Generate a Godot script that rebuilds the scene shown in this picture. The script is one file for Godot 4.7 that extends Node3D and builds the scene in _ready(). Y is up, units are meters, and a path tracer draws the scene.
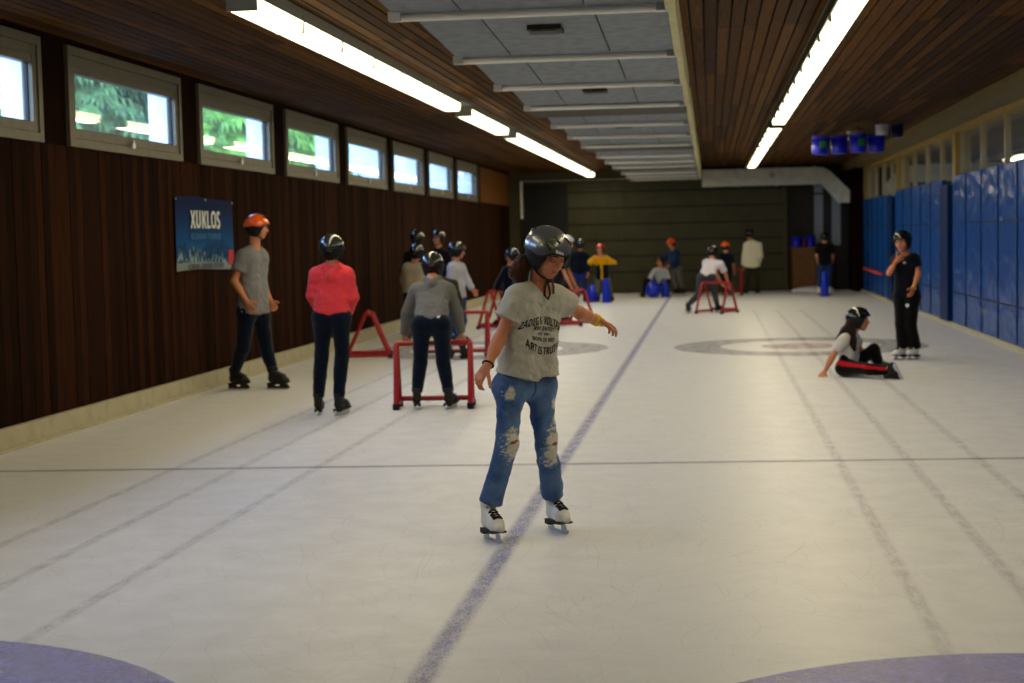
extends Node3D
# An indoor ice rink: a long low hall, dark timber walls and ceiling, two rows of fluorescent lamps,
# skaters in helmets. Units are metres, y up; the hall runs along -z.

const XL := -5.23      # inner face of the left wall
const XR := 3.72       # face of the blue mats on the right
const ZB := -40.0      # back wall
const ZF := 3.5        # wall behind the camera
const HC := 3.22       # ceiling height

var rng := RandomNumberGenerator.new()
var M := {}
var taken := {}
var unit_box: BoxMesh

# ------------------------------------------------------------------ helpers
func lin(r: float, g: float, b: float) -> Color:
	return Color(r, g, b).srgb_to_linear()

func numbered(called: String) -> String:
	var n: int = taken.get(called, 0)
	taken[called] = n + 1
	return called if n == 0 else "%s_%03d" % [called, n]

func mi(called: String, mesh: Mesh, mat: Material, parent: Node3D = null, at := Vector3.ZERO) -> MeshInstance3D:
	var o := MeshInstance3D.new()
	o.mesh = mesh
	if mat:
		o.material_override = mat
	o.position = at
	if parent == null:
		o.name = numbered(called)
		add_child(o)
	else:
		o.name = called
		parent.add_child(o, true)
	return o

func base(called: String, at := Vector3.ZERO) -> Node3D:
	var o := Node3D.new()
	o.name = numbered(called)
	o.position = at
	add_child(o)
	return o

func tag(o: Node3D, label: String, category: String, group := "") -> Node3D:
	o.set_meta("label", label)
	o.set_meta("category", category)
	if group:
		o.set_meta("group", group)
	return o

func setting(o: Node3D, label := "") -> Node3D:
	o.set_meta("kind", "structure")
	if label:
		o.set_meta("label", label)
	return o

func bx(called: String, lo: Vector3, hi: Vector3, mat: Material, parent: Node3D = null) -> MeshInstance3D:
	# a box from corner to corner (in the parent's axes), sharing one unit box
	var o := mi(called, unit_box, mat, parent, (lo + hi) / 2)
	o.scale = hi - lo
	return o

func tex(im: Image) -> ImageTexture:
	return ImageTexture.create_from_image(im)

func mat(c: Color, rough := 0.7, metal := 0.0, spec := 0.45) -> StandardMaterial3D:
	var m := StandardMaterial3D.new()
	m.metallic_specular = spec
	m.albedo_color = c
	m.roughness = rough
	m.metallic = metal
	return m

func triplanar(m: StandardMaterial3D, t: Texture2D, s: Vector3) -> StandardMaterial3D:
	m.albedo_texture = t
	m.uv1_triplanar = true
	m.uv1_world_triplanar = true
	m.uv1_scale = s
	return m

func noise(s: int, f: float, oct := 3) -> FastNoiseLite:
	var n := FastNoiseLite.new()
	n.seed = s
	n.frequency = f
	n.fractal_octaves = oct
	return n

func gray_image(w: int, h: int, fx: float, fy: float, lo: float, hi: float, s: int, oct := 4) -> Image:
	# seamless enough noise picture: stretched grain
	var n := noise(s, 1.0, oct)
	var im := Image.create_empty(w, h, false, Image.FORMAT_RGB8)
	for y in h:
		for x in w:
			var a := n.get_noise_2d(x * fx, y * fy)
			var b := n.get_noise_2d((x - w) * fx, y * fy)
			var t := float(x) / w
			var c := n.get_noise_2d(x * fx, (y - h) * fy)
			var d := n.get_noise_2d((x - w) * fx, (y - h) * fy)
			var u := float(y) / h
			var v := lerpf(lerpf(a, b, t), lerpf(c, d, t), u)
			v = clampf(lerpf(lo, hi, 0.5 + v * 0.9), 0.0, 1.0)
			im.set_pixel(x, y, Color(v, v, v))
	return im

# a tube through points, with rounded section
func tube_mesh(pts: PackedVector3Array, r: float, seg := 10, closed := false, r_end := -1.0) -> ArrayMesh:
	var st := SurfaceTool.new()
	st.begin(Mesh.PRIMITIVE_TRIANGLES)
	add_tube(st, pts, r, seg, closed, r_end)
	st.generate_normals()
	return st.commit()

func add_tube(st: SurfaceTool, pts: PackedVector3Array, r: float, seg := 10, closed := false, r_end := -1.0) -> void:
	var n := pts.size()
	var up := Vector3.UP
	var rings := []
	for i in n:
		var d: Vector3
		if closed:
			d = (pts[(i + 1) % n] - pts[(i + n - 1) % n]).normalized()
		else:
			d = (pts[mini(i + 1, n - 1)] - pts[maxi(i - 1, 0)]).normalized()
		if i == 0:
			up = Vector3.UP if absf(d.y) < 0.9 else Vector3.RIGHT
		var a := d.cross(up).normalized()
		up = a.cross(d).normalized()
		var rr := r if r_end < 0.0 else lerpf(r, r_end, float(i) / (n - 1))
		var ring := PackedVector3Array()
		for k in seg:
			var t := TAU * k / seg
			ring.append(pts[i] + a * cos(t) * rr + up * sin(t) * rr)
		rings.append(ring)
	st.set_smooth_group(0)
	var last := n if closed else n - 1
	for i in last:
		var p: PackedVector3Array = rings[i]
		var q: PackedVector3Array = rings[(i + 1) % n]
		for k in seg:
			var l := (k + 1) % seg
			for v in [p[k], q[k], p[l], p[l], q[k], q[l]]:
				st.add_vertex(v)
	if not closed:
		st.set_smooth_group(-1)
		for e in 2:
			var p: PackedVector3Array = rings[0 if e == 0 else n - 1]
			for k in range(1, seg - 1):
				if e == 0:
					for v in [p[0], p[k], p[k + 1]]:
						st.add_vertex(v)
				else:
					for v in [p[0], p[k + 1], p[k]]:
						st.add_vertex(v)

# a lathe round y: profile of (radius, height)
func lathe_mesh(prof: PackedVector2Array, seg := 24) -> ArrayMesh:
	var st := SurfaceTool.new()
	st.begin(Mesh.PRIMITIVE_TRIANGLES)
	st.set_smooth_group(0)
	for i in prof.size() - 1:
		for k in seg:
			var t0 := TAU * k / seg
			var t1 := TAU * (k + 1) / seg
			var p := prof[i]
			var q := prof[i + 1]
			var a := Vector3(cos(t0) * p.x, p.y, sin(t0) * p.x)
			var b := Vector3(cos(t1) * p.x, p.y, sin(t1) * p.x)
			var c := Vector3(cos(t0) * q.x, q.y, sin(t0) * q.x)
			var d := Vector3(cos(t1) * q.x, q.y, sin(t1) * q.x)
			for v in [a, b, c, b, d, c]:
				st.add_vertex(v)
	st.generate_normals()
	return st.commit()

# extrude a polygon (counter-clockwise in x,y) along z from z0 to z1
func prism_mesh(poly: PackedVector2Array, z0: float, z1: float) -> ArrayMesh:
	var st := SurfaceTool.new()
	st.begin(Mesh.PRIMITIVE_TRIANGLES)
	st.set_smooth_group(-1)
	var tri := Geometry2D.triangulate_polygon(poly)
	for i in range(0, tri.size(), 3):
		var a := poly[tri[i]]
		var b := poly[tri[i + 1]]
		var c := poly[tri[i + 2]]
		if (b - a).cross(c - a) < 0:
			var t := b
			b = c
			c = t
		for v in [a, c, b]:
			st.add_vertex(Vector3(v.x, v.y, z1))
		for v in [a, b, c]:
			st.add_vertex(Vector3(v.x, v.y, z0))
	var n := poly.size()
	var flip := Geometry2D.is_polygon_clockwise(poly)
	for i in n:
		var a := poly[i]
		var b := poly[(i + 1) % n]
		if flip:
			var t := a
			a = b
			b = t
		for v in [Vector3(a.x, a.y, z0), Vector3(a.x, a.y, z1), Vector3(b.x, b.y, z0), Vector3(b.x, b.y, z0), Vector3(a.x, a.y, z1), Vector3(b.x, b.y, z1)]:
			st.add_vertex(v)
	st.generate_normals()
	return st.commit()

# a flat ring or strip lying on the ice, with its own uv in metres
func flat_mesh(quads: Array) -> ArrayMesh:
	var st := SurfaceTool.new()
	st.begin(Mesh.PRIMITIVE_TRIANGLES)
	for q in quads:
		for i in [0, 1, 2, 0, 2, 3]:
			var p: Vector3 = q[i]
			st.set_normal(Vector3.UP)
			st.set_uv(Vector2(p.x, p.z))
			st.add_vertex(p)
	return st.commit()

# ------------------------------------------------------------------ build
func _ready() -> void:
	rng.seed = 11
	unit_box = BoxMesh.new()
	camera_and_light()
	materials()
	ice()
	left_wall()
	ceiling()
	right_wall()
	back_wall()
	outdoors()
	lamps()
	buckets()
	poster()
	people()
	aids()

func camera_and_light() -> void:
	var cam := Camera3D.new()
	cam.name = "camera"
	cam.transform = Transform3D(Basis(Vector3(0.99145, -0.02095, -0.12876), Vector3(0.01202, 0.99749, -0.06973), Vector3(0.1299, 0.06759, 0.98922)).orthonormalized(), Vector3(0, 1.5, 0))
	cam.fov = 25.24
	cam.near = 0.1
	cam.far = 300.0
	var lens := CameraAttributesPhysical.new()
	lens.frustum_focal_length = 53.59
	lens.frustum_focus_distance = 7.45
	lens.exposure_aperture = 2.8
	cam.attributes = lens
	add_child(cam)
	cam.fov = 25.24
	cam.current = true
	var we := WorldEnvironment.new()
	we.name = "environment"
	var e := Environment.new()
	e.background_mode = Environment.BG_SKY
	e.tonemap_mode = Environment.TONE_MAPPER_LINEAR
	e.tonemap_exposure = 0.79
	var sky := Sky.new()
	var pm := ProceduralSkyMaterial.new()
	pm.sky_top_color = Color(0.55, 0.72, 0.97)
	pm.sky_horizon_color = Color(0.80, 0.89, 1.0)
	pm.ground_horizon_color = Color(0.24, 0.26, 0.22)
	pm.ground_bottom_color = Color(0.12, 0.14, 0.1)
	pm.sky_energy_multiplier = 3.9
	sky.sky_material = pm
	e.sky = sky
	e.sdfgi_enabled = true
	e.ssao_enabled = true
	e.ssil_enabled = true
	we.environment = e
	add_child(we)

func materials() -> void:
	# timber: grain runs along v of the picture
	var grain := tex(gray_image(256, 256, 0.30, 0.012, 0.25, 1.45, 3))
	M.grain = grain
	M.wall_boards = []
	for c in [Color(0.18, 0.095, 0.044), Color(0.235, 0.125, 0.058), Color(0.145, 0.076, 0.036)]:
		M.wall_boards.append(triplanar(mat(c, 0.8, 0.0, 0.12), grain, Vector3(2.1, 0.5, 2.1)))
	M.ceil_boards = []
	for c in [Color(0.335, 0.21, 0.072), Color(0.41, 0.26, 0.092), Color(0.265, 0.163, 0.057)]:
		M.ceil_boards.append(triplanar(mat(c, 0.7, 0.0, 0.18), grain, Vector3(2.6, 2.6, 0.45)))
	M.black_gap = mat(Color(0.03, 0.022, 0.016), 0.9)
	M.dark_wood = triplanar(mat(Color(0.135, 0.066, 0.034), 0.8, 0.0, 0.1), grain, Vector3(2, 0.5, 2))
	var mott := tex(gray_image(256, 256, 0.03, 0.03, 0.86, 1.06, 9, 5))
	M.mottle = mott
	var soft := tex(gray_image(256, 256, 0.02, 0.02, 0.9, 1.03, 19, 4))
	M.soft = soft
	M.plinth = triplanar(mat(Color(0.74, 0.71, 0.60), 0.6), soft, Vector3(0.9, 0.9, 0.9))
	M.metal_frame = triplanar(mat(Color(0.40, 0.375, 0.30), 0.45, 0.2), soft, Vector3(1.3, 1.3, 1.3))
	M.mullion = mat(Color(0.66, 0.62, 0.48), 0.45)
	M.steel = mat(Color(0.72, 0.73, 0.75), 0.3, 0.9)
	M.plywood = triplanar(mat(Color(0.45, 0.28, 0.13), 0.7, 0.0, 0.2), soft, Vector3(1, 1, 1))
	M.crate = triplanar(mat(Color(0.45, 0.315, 0.20), 0.7, 0.0, 0.2), soft, Vector3(1, 1, 1))
	M.panel = triplanar(mat(Color(0.55, 0.575, 0.60), 0.7, 0.0, 0.2), mott, Vector3(0.8, 0.8, 0.8))
	M.panel_rail = mat(Color(0.93, 0.92, 0.88), 0.45)
	M.cream = triplanar(mat(Color(0.80, 0.77, 0.55), 0.6), soft, Vector3(0.7, 0.7, 0.7))
	M.olive = triplanar(mat(Color(0.27, 0.245, 0.14), 0.6), soft, Vector3(0.6, 0.6, 0.6))
	M.beam_dark = triplanar(mat(Color(0.13, 0.12, 0.045), 0.6), soft, Vector3(0.6, 0.6, 0.6))
	M.door_green = triplanar(mat(Color(0.275, 0.265, 0.185), 0.55, 0.0, 0.3), soft, Vector3(0.4, 0.4, 0.4))
	M.duct = triplanar(mat(Color(0.84, 0.84, 0.79), 0.5, 0.05), soft, Vector3(0.9, 0.9, 0.9))
	M.pale = mat(Color(0.52, 0.56, 0.62), 0.5)
	M.black = mat(Color(0.035, 0.035, 0.04), 0.55)
	M.rubber = mat(Color(0.03, 0.03, 0.03), 0.8)
	M.pine_post = triplanar(mat(Color(0.64, 0.53, 0.26), 0.6), soft, Vector3(1.2, 0.5, 1.2))
	M.beam = triplanar(mat(Color(0.42, 0.36, 0.19), 0.6), mott, Vector3(1.2, 1.2, 0.4))
	var pane := mat(Color(0.9, 0.95, 1.0, 0.06), 0.02)
	pane.transparency = BaseMaterial3D.TRANSPARENCY_ALPHA
	M.glass = pane
	# vinyl mats with soft creases
	var vin := mat(Color(0.0, 0.27, 0.56), 0.3, 0.0, 0.3)
	var nt := NoiseTexture2D.new()
	nt.width = 512
	nt.height = 512
	nt.seamless = true
	nt.as_normal_map = true
	nt.bump_strength = 6.0
	nt.noise = noise(21, 0.009, 3)
	vin.normal_enabled = true
	vin.normal_texture = nt
	vin.normal_scale = 0.6
	vin.uv1_triplanar = true
	vin.uv1_world_triplanar = true
	vin.uv1_scale = Vector3(0.55, 0.55, 0.55)
	M.vinyl = vin
	M.vinyl_dark = mat(Color(0.0, 0.15, 0.33), 0.5, 0.0, 0.2)

# ------------------------------------------------------------------ ice
func ice() -> void:
	# fine skate scratches, tile of 4 m
	var s := 1024
	var im := Image.create_empty(s, s, false, Image.FORMAT_RGB8)
	im.fill(Color(0.80, 0.80, 0.80))
	var cloud := noise(5, 0.012, 4)
	for y in s:
		for x in s:
			var v := 0.86 + 0.035 * cloud.get_noise_2d(x, y) * (1.0 - absf(2.0 * x / s - 1.0) ** 4)
			im.set_pixel(x, y, Color(v, v, v * 0.995))
	var rough := Image.create_empty(s, s, false, Image.FORMAT_RGB8)
	rough.fill(Color(0.42, 0.42, 0.42))
	for k in 1500:
		var p := Vector2(rng.randf() * s, rng.randf() * s)
		var a := rng.randf() * TAU
		var bend := rng.randf_range(-0.012, 0.012)
		var bright := rng.randf() < 0.5
		var f := rng.randf_range(0.01, 0.045)
		for i in rng.randi_range(30, 170):
			p += Vector2(cos(a), sin(a))
			a += bend
			var x := posmod(int(p.x), s)
			var y := posmod(int(p.y), s)
			var c := im.get_pixel(x, y)
			var d := f if bright else -f
			im.set_pixel(x, y, Color(clampf(c.r + d, 0, 1), clampf(c.g + d, 0, 1), clampf(c.b + d * 0.9, 0, 1)))
			rough.set_pixel(x, y, Color(0.65, 0.65, 0.65))
	var wide := gray_image(512, 512, 0.02, 0.012, 0.86, 1.06, 41, 5)
	var m := mat(Color(0.985, 0.985, 1.0), 1.0)
	m.albedo_texture = tex(im)
	m.roughness_texture = tex(rough)
	m.roughness_texture_channel = BaseMaterial3D.TEXTURE_CHANNEL_RED
	m.metallic_specular = 0.4
	m.uv1_triplanar = true
	m.uv1_world_triplanar = true
	m.uv1_scale = Vector3(0.25, 0.25, 0.25)
	M.ice = m
	var floor_ := setting(bx("floor", Vector3(XL - 0.4, -0.2, ZB - 0.4), Vector3(XR + 0.4, 0.0, ZF + 0.3), m), "scratched white ice of the rink")
	# painted lines under the ice: soft, scraped
	var mark := func(c: Color, lo: float, hi: float, sd: int, soft: bool) -> StandardMaterial3D:
		var n := noise(sd, 0.02, 4)
		var n2 := noise(sd + 7, 0.09, 2)
		var w := 64 if soft else 512
		var pic := Image.create_empty(w, 512, false, Image.FORMAT_RGBA8)
		for y in 512:
			for x in w:
				var fx := x * (2.0 if soft else 1.0)
				var v := 0.5 + 0.6 * n.get_noise_2d(fx, y) + 0.45 * n2.get_noise_2d(fx, y)
				var a := clampf(lerpf(lo, hi, v), 0, 1)
				if soft:
					var e := 1.0 - absf(2.0 * x / (w - 1.0) - 1.0)
					a *= smoothstep(0.0, 0.75, e + 0.35 * n2.get_noise_2d(fx * 2.0, y * 1.7))
					if x == 0 or x == w - 1:
						a = 0.0
				pic.set_pixel(x, y, Color(1, 1, 1, a))
		for k in 900 if not soft else 150:
			var p := Vector2(rng.randf() * w, rng.randf() * 512)
			var a := rng.randf() * TAU
			for i in rng.randi_range(20, 90):
				p += Vector2(cos(a), sin(a))
				a += 0.01
				var x := posmod(int(p.x), w)
				var y := posmod(int(p.y), 512)
				var q := pic.get_pixel(x, y)
				q.a *= 0.7
				pic.set_pixel(x, y, q)
		var mm := mat(c, 0.5)
		mm.albedo_texture = tex(pic)
		mm.transparency = BaseMaterial3D.TRANSPARENCY_ALPHA
		mm.uv1_scale = Vector3(1.0, 0.5, 1.0) if soft else Vector3(0.5, 0.5, 0.5)
		return mm
	var violet: StandardMaterial3D = mark.call(Color(0.53, 0.53, 0.76), 0.3, 0.62, 51, true)
	var blue_ring: StandardMaterial3D = mark.call(Color(0.60, 0.58, 0.84), 0.45, 0.95, 52, false)
	var gray_line: StandardMaterial3D = mark.call(Color(0.5, 0.49, 0.57), 0.02, 0.26, 53, true)
	var cross_line: StandardMaterial3D = mark.call(Color(0.48, 0.47, 0.66), 0.25, 0.5, 57, true)
	var far_ring: StandardMaterial3D = mark.call(Color(0.45, 0.45, 0.52), 0.15, 0.6, 54, false)
	var red: StandardMaterial3D = mark.call(Color(0.74, 0.52, 0.50), 0.1, 0.6, 55, false)
	var y := 0.0012
	var line := func(called: String, a: Vector2, b: Vector2, w: float, mm: Material, label: String) -> void:
		var d := (b - a).normalized() * w / 2
		var n := Vector2(-d.y, d.x)
		var q := [Vector3(a.x - n.x, y, a.y - n.y), Vector3(b.x - n.x, y, b.y - n.y), Vector3(b.x + n.x, y, b.y + n.y), Vector3(a.x + n.x, y, a.y + n.y)]
		var len := a.distance_to(b)
		var st := SurfaceTool.new()
		st.begin(Mesh.PRIMITIVE_TRIANGLES)
		for i in [0, 1, 2, 0, 2, 3]:
			st.set_normal(Vector3.UP)
			st.set_uv(Vector2(0.001 if i < 2 else 0.999, 0.0 if i in [0, 3] else len))
			st.add_vertex(q[i])
		setting(mi(called, st.commit(), mm), label)
	line.call("floor_line", Vector2(-1.0, 2.0), Vector2(-1.0, -39.6), 0.13, violet, "long blue centre line under the ice")
	line.call("floor_line", Vector2(-5.1, -9.66), Vector2(3.6, -10.33), 0.14, cross_line, "thin dark line across the ice")
	for x in [-3.59, -3.15, -2.62, 0.815, 1.26, 1.71]:
		line.call("floor_line", Vector2(x, 1.0), Vector2(x, -30.0), 0.10, gray_line, "faint grey line running along the ice")
	var ring := func(c: Vector2, r0: float, r1: float, mm: Material, label: String) -> void:
		var quads := []
		var seg := 72
		for k in seg:
			var t0 := TAU * k / seg
			var t1 := TAU * (k + 1) / seg
			var a := Vector3(c.x + cos(t0) * r0, 0.0018, c.y + sin(t0) * r0)
			var b := Vector3(c.x + cos(t0) * r1, 0.0018, c.y + sin(t0) * r1)
			var d := Vector3(c.x + cos(t1) * r1, 0.0018, c.y + sin(t1) * r1)
			var e := Vector3(c.x + cos(t1) * r0, 0.0018, c.y + sin(t1) * r0)
			quads.append([a, b, d, e])
		setting(mi("floor_ring", flat_mesh(quads), mm), label)
	for x in [-3.03, 1.15]:
		ring.call(Vector2(x, -3.9), 0.9, 1.585, blue_ring, "wide blue ring painted under the near ice")
		ring.call(Vector2(x, -20.4), 1.04, 1.65, far_ring, "blue grey ring painted under the far ice")
		ring.call(Vector2(x, -20.4), 0.0, 0.5, red, "faded red disc inside the far ring")

# ------------------------------------------------------------------ left wall with windows
func left_wall() -> void:
	var t := 0.3
	var w := setting(base("wall_left"), "dark brown timber boarded wall with a band of windows")
	# window openings: z of the near and the far edge
	var spans := []
	for k in 9:
		spans.append(Vector2(-8.82 - 3.214 * k, -11.54 - 3.214 * k) if k < 1 else Vector2(-12.04 - 3.237 * (k - 1), -14.74 - 3.237 * (k - 1)))
	spans.insert(0, Vector2(-5.6, -8.32))
	var wb := 2.33
	var wt := 3.155
	# core of the wall behind the boards
	bx("core", Vector3(XL - t, 0, ZB - 0.3), Vector3(XL - 0.03, wb, ZF), M.black_gap, w)
	bx("core", Vector3(XL - t, wt, ZB - 0.3), Vector3(XL - 0.03, HC + 0.1, ZF), M.black_gap, w)
	var z := ZF
	for s in spans:
		if s.y < -37.0:
			continue
		bx("pier", Vector3(XL - t + 0.1, wb, s.x), Vector3(XL - 0.005, wt, z), M.dark_wood, w)
		z = s.y
	bx("pier", Vector3(XL - t, wb, ZB), Vector3(XL - 0.02, wt, z), M.black_gap, w)
	# boards, one by one as far as they can be told apart
	var bw := 0.128
	var n := 0
	var far := SurfaceTool.new()
	far.begin(Mesh.PRIMITIVE_TRIANGLES)
	var zz := -8.2
	while zz > ZB + 0.3:
		var jut := rng.randf_range(-0.004, 0.003)
		bx("board", Vector3(XL - 0.03, 0.12, zz - bw + 0.004), Vector3(XL + jut, wb - 0.0, zz), M.wall_boards[rng.randi() % 3], w)
		n += 1
		zz -= bw
	bx("board", Vector3(XL - 0.03, 0.12, -8.2), Vector3(XL - 0.002, wb, ZF), M.dark_wood, w)
	bx("top_rail", Vector3(XL - 0.03, wt, ZB), Vector3(XL - 0.002, HC, ZF), M.dark_wood, w)
	# plywood in the last opening
	for k in 2:
		bx("plywood_sheet", Vector3(XL - 0.05, wb + 0.02, -37.32 - k * 2.55), Vector3(XL - 0.006, wt, -34.88 - k * 2.45), M.plywood, w)
	# cream plinth
	setting(bx("baseboard_left", Vector3(XL - 0.02, 0, ZB), Vector3(XL + 0.05, 0.17, ZF), M.plinth), "cream plinth along the foot of the timber wall")
	setting(bx("trim_ice_edge", Vector3(XL + 0.05, 0, ZB), Vector3(XL + 0.085, 0.025, ZF), M.plinth), "low cream lip between plinth and ice")
	# windows
	for i in spans.size():
		var s: Vector2 = spans[i]
		if s.y < -37.0:
			continue
		window(i + 1, s.y, s.x, wb, wt, t)

func window(i: int, z0: float, z1: float, y0: float, y1: float, t: float) -> void:
	var o := setting(base("window_%d" % i, Vector3(XL, y0, (z0 + z1) / 2)), "awning window in a weathered metal frame under the ceiling")
	var hw := (z1 - z0) / 2
	var hh := y1 - y0
	var fr := func(called: String, m: float, wd: float, x0: float, x1: float, mm: Material, p: Node3D) -> void:
		# four bars of a frame set in by m and wd wide
		bx(called, Vector3(x0, m, -hw + m), Vector3(x1, m + wd, hw - m), mm, p)
		bx(called, Vector3(x0, hh - m - wd, -hw + m), Vector3(x1, hh - m, hw - m), mm, p)
		bx(called, Vector3(x0, m + wd, -hw + m), Vector3(x1, hh - m - wd, -hw + m + wd), mm, p)
		bx(called, Vector3(x0, m + wd, hw - m - wd), Vector3(x1, hh - m - wd, hw - m), mm, p)
	fr.call("frame", 0.0, 0.07, -0.1, 0.03, M.metal_frame, o)
	fr.call("sash", 0.075, 0.075, -0.07, 0.018, M.metal_frame, o)
	bx("head_rail", Vector3(-0.06, hh - 0.215, -hw + 0.15), Vector3(0.012, hh - 0.15, hw - 0.15), M.metal_frame, o)
	fr.call("gasket", 0.15, 0.012, -0.05, -0.02, M.black, o)
	bx("pane", Vector3(-0.042, 0.15, -hw + 0.15), Vector3(-0.036, hh - 0.15, hw - 0.15), M.glass, o)
	# light plaster reveal outside the glass
	var rv: StandardMaterial3D = M.reveal if M.has("reveal") else mat(Color(0.93, 0.94, 0.95), 0.7)
	M.reveal = rv
	bx("reveal", Vector3(-0.29, 0.0, -hw - 0.02), Vector3(-0.1, hh, -hw + 0.06), rv, o)
	bx("reveal", Vector3(-0.29, 0.0, hw - 0.06), Vector3(-0.1, hh, hw + 0.02), rv, o)
	bx("sill", Vector3(-0.34, -0.03, -hw), Vector3(-0.1, 0.03, hw), M.olive, o)
	# handle on the lower rail
	var h := bx("handle", Vector3(0.018, 0.055, -0.035), Vector3(0.05, 0.1, 0.035), M.steel, o)
	bx("lever", Vector3(0.03, 0.1, -0.012), Vector3(0.05, 0.125, 0.012), M.steel, o)

# ------------------------------------------------------------------ ceiling
func ceiling() -> void:
	var c := setting(base("ceiling"), "low ceiling of brown timber boards with a band of grey panels")
	bx("slab", Vector3(XL - 0.3, HC + 0.02, ZB - 0.3), Vector3(4.3, HC + 0.25, ZF + 0.3), M.black_gap, c)
	# boards run along the hall, butted in rows
	var bw := 0.108
	var rows := [-7.4, -9.2, -12.9, -16.7, -20.7, -24.6]
	var st := []
	for i in 3:
		var s := SurfaceTool.new()
		s.begin(Mesh.PRIMITIVE_TRIANGLES)
		st.append(s)
	var singles := 0
	var fars := []
	for r in rows.size() - 1:
		var x := XL + 0.02
		while x < 3.9:
			if x > -1.92 and x < -0.45:
				x += bw
				continue
			var z1: float = rows[r]
			var z0: float = rows[r + 1]
			var jut := rng.randf_range(0.0, 0.004)
			var near := r < 4 and singles < 298
			if near:
				bx("board", Vector3(x, HC - 0.012 - jut, z0 + 0.006), Vector3(x + bw - 0.016, HC + 0.03, z1), M.ceil_boards[rng.randi() % 3], c)
				singles += 1
			else:
				fars.append([Vector3(x, HC - 0.012 - jut, z0 + 0.006), Vector3(x + bw - 0.016, HC + 0.03, z1)])
			x += bw
	for row in [[-24.6, -28.5], [-28.5, -32.4], [-32.4, -36.2], [-36.2, -39.95], [3.4, -3.6], [-3.6, -7.4]]:
		var x := XL + 0.02
		while x < 3.9:
			fars.append([Vector3(x, HC - 0.012 - rng.randf_range(0.0, 0.004), row[1] + 0.006), Vector3(x + bw - 0.016, HC + 0.03, row[0])])
			x += bw
	for b in fars:
		var bm := BoxMesh.new()
		bm.size = b[1] - b[0]
		st[rng.randi() % 3].append_from(bm, 0, Transform3D(Basis(), (b[0] + b[1]) / 2))
	for i in 3:
		var o := mi("far_boards", st[i].commit(), M.ceil_boards[i], c)
		o.set_meta("kind", "stuff")
	# band of grey panels hung below the boards
	var band := setting(base("ceiling_panel_band"), "band of grey insulating panels hung under the timber ceiling")
	var cols := [-2.0, -1.552, -0.765, -0.262]
	var bars := [-4.8, -7.25, -9.72, -12.2, -14.5, -16.85, -18.0, -19.7, -22.0, -24.3, -25.6, -27.6, -29.8, -32.0, -33.2, -35.3, -37.3, -39.3]
	var gaps := {5: true, 9: true, 13: true}
	for i in bars.size() - 1:
		var z1: float = bars[i]
		var z0: float = bars[i + 1]
		if gaps.has(i):
			bx("cross_beam", Vector3(-2.0, 2.9, z0 + 0.08), Vector3(-0.262, HC, z1 - 0.08), M.beam_dark, band)
			continue
		var ya := 3.05
		var yb := 2.945
		for k in 3:
			var pl := bx("panel", Vector3.ZERO, Vector3(cols[k + 1] - cols[k] - 0.012, 0.03, z1 - z0 - 0.02), M.panel, band)
			pl.position = Vector3((cols[k] + cols[k + 1]) / 2, (ya + yb) / 2 + 0.015, (z0 + z1) / 2)
			pl.rotation.x = -atan2(ya - yb, z1 - z0)
		# cream side boards, lower at the far end
		for s in [-2.02, -0.262]:
			var dy := 0.035 if s < -1.0 else -0.05
			var sm := prism_mesh(PackedVector2Array([Vector2(-z0, yb + dy), Vector2(-z0, HC), Vector2(-z1, HC), Vector2(-z1, ya + dy + 0.015)]), s, s + (0.025 if s < -1.0 else 0.05))
			var so := mi("side_board", sm, M.cream, band)
			so.rotation.y = PI / 2
		# pale rail across the lower edge
		var rail := mi("rail", tube_mesh(PackedVector3Array([Vector3(-1.98, yb - 0.03, z0 + 0.03), Vector3(-0.27, yb - 0.03, z0 + 0.03)]), 0.024, 10), M.panel_rail, band)
		for s in [-1.98, -0.28]:
			bx("rail_clip", Vector3(s - 0.04, yb - 0.05, z0 - 0.01), Vector3(s + 0.04, yb + 0.01, z0 + 0.075), M.steel, band)
		if i in [2, 4, 7, 12]:
			var v := bx("vent", Vector3(-1.27, 2.965, (z0 + z1) / 2 - 0.13), Vector3(-1.03, 3.0, (z0 + z1) / 2 + 0.13), M.beam_dark, band)
			bx("vent_opening", Vector3(-1.24, 2.958, (z0 + z1) / 2 - 0.10), Vector3(-1.06, 2.97, (z0 + z1) / 2 + 0.10), M.black, band)

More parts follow.
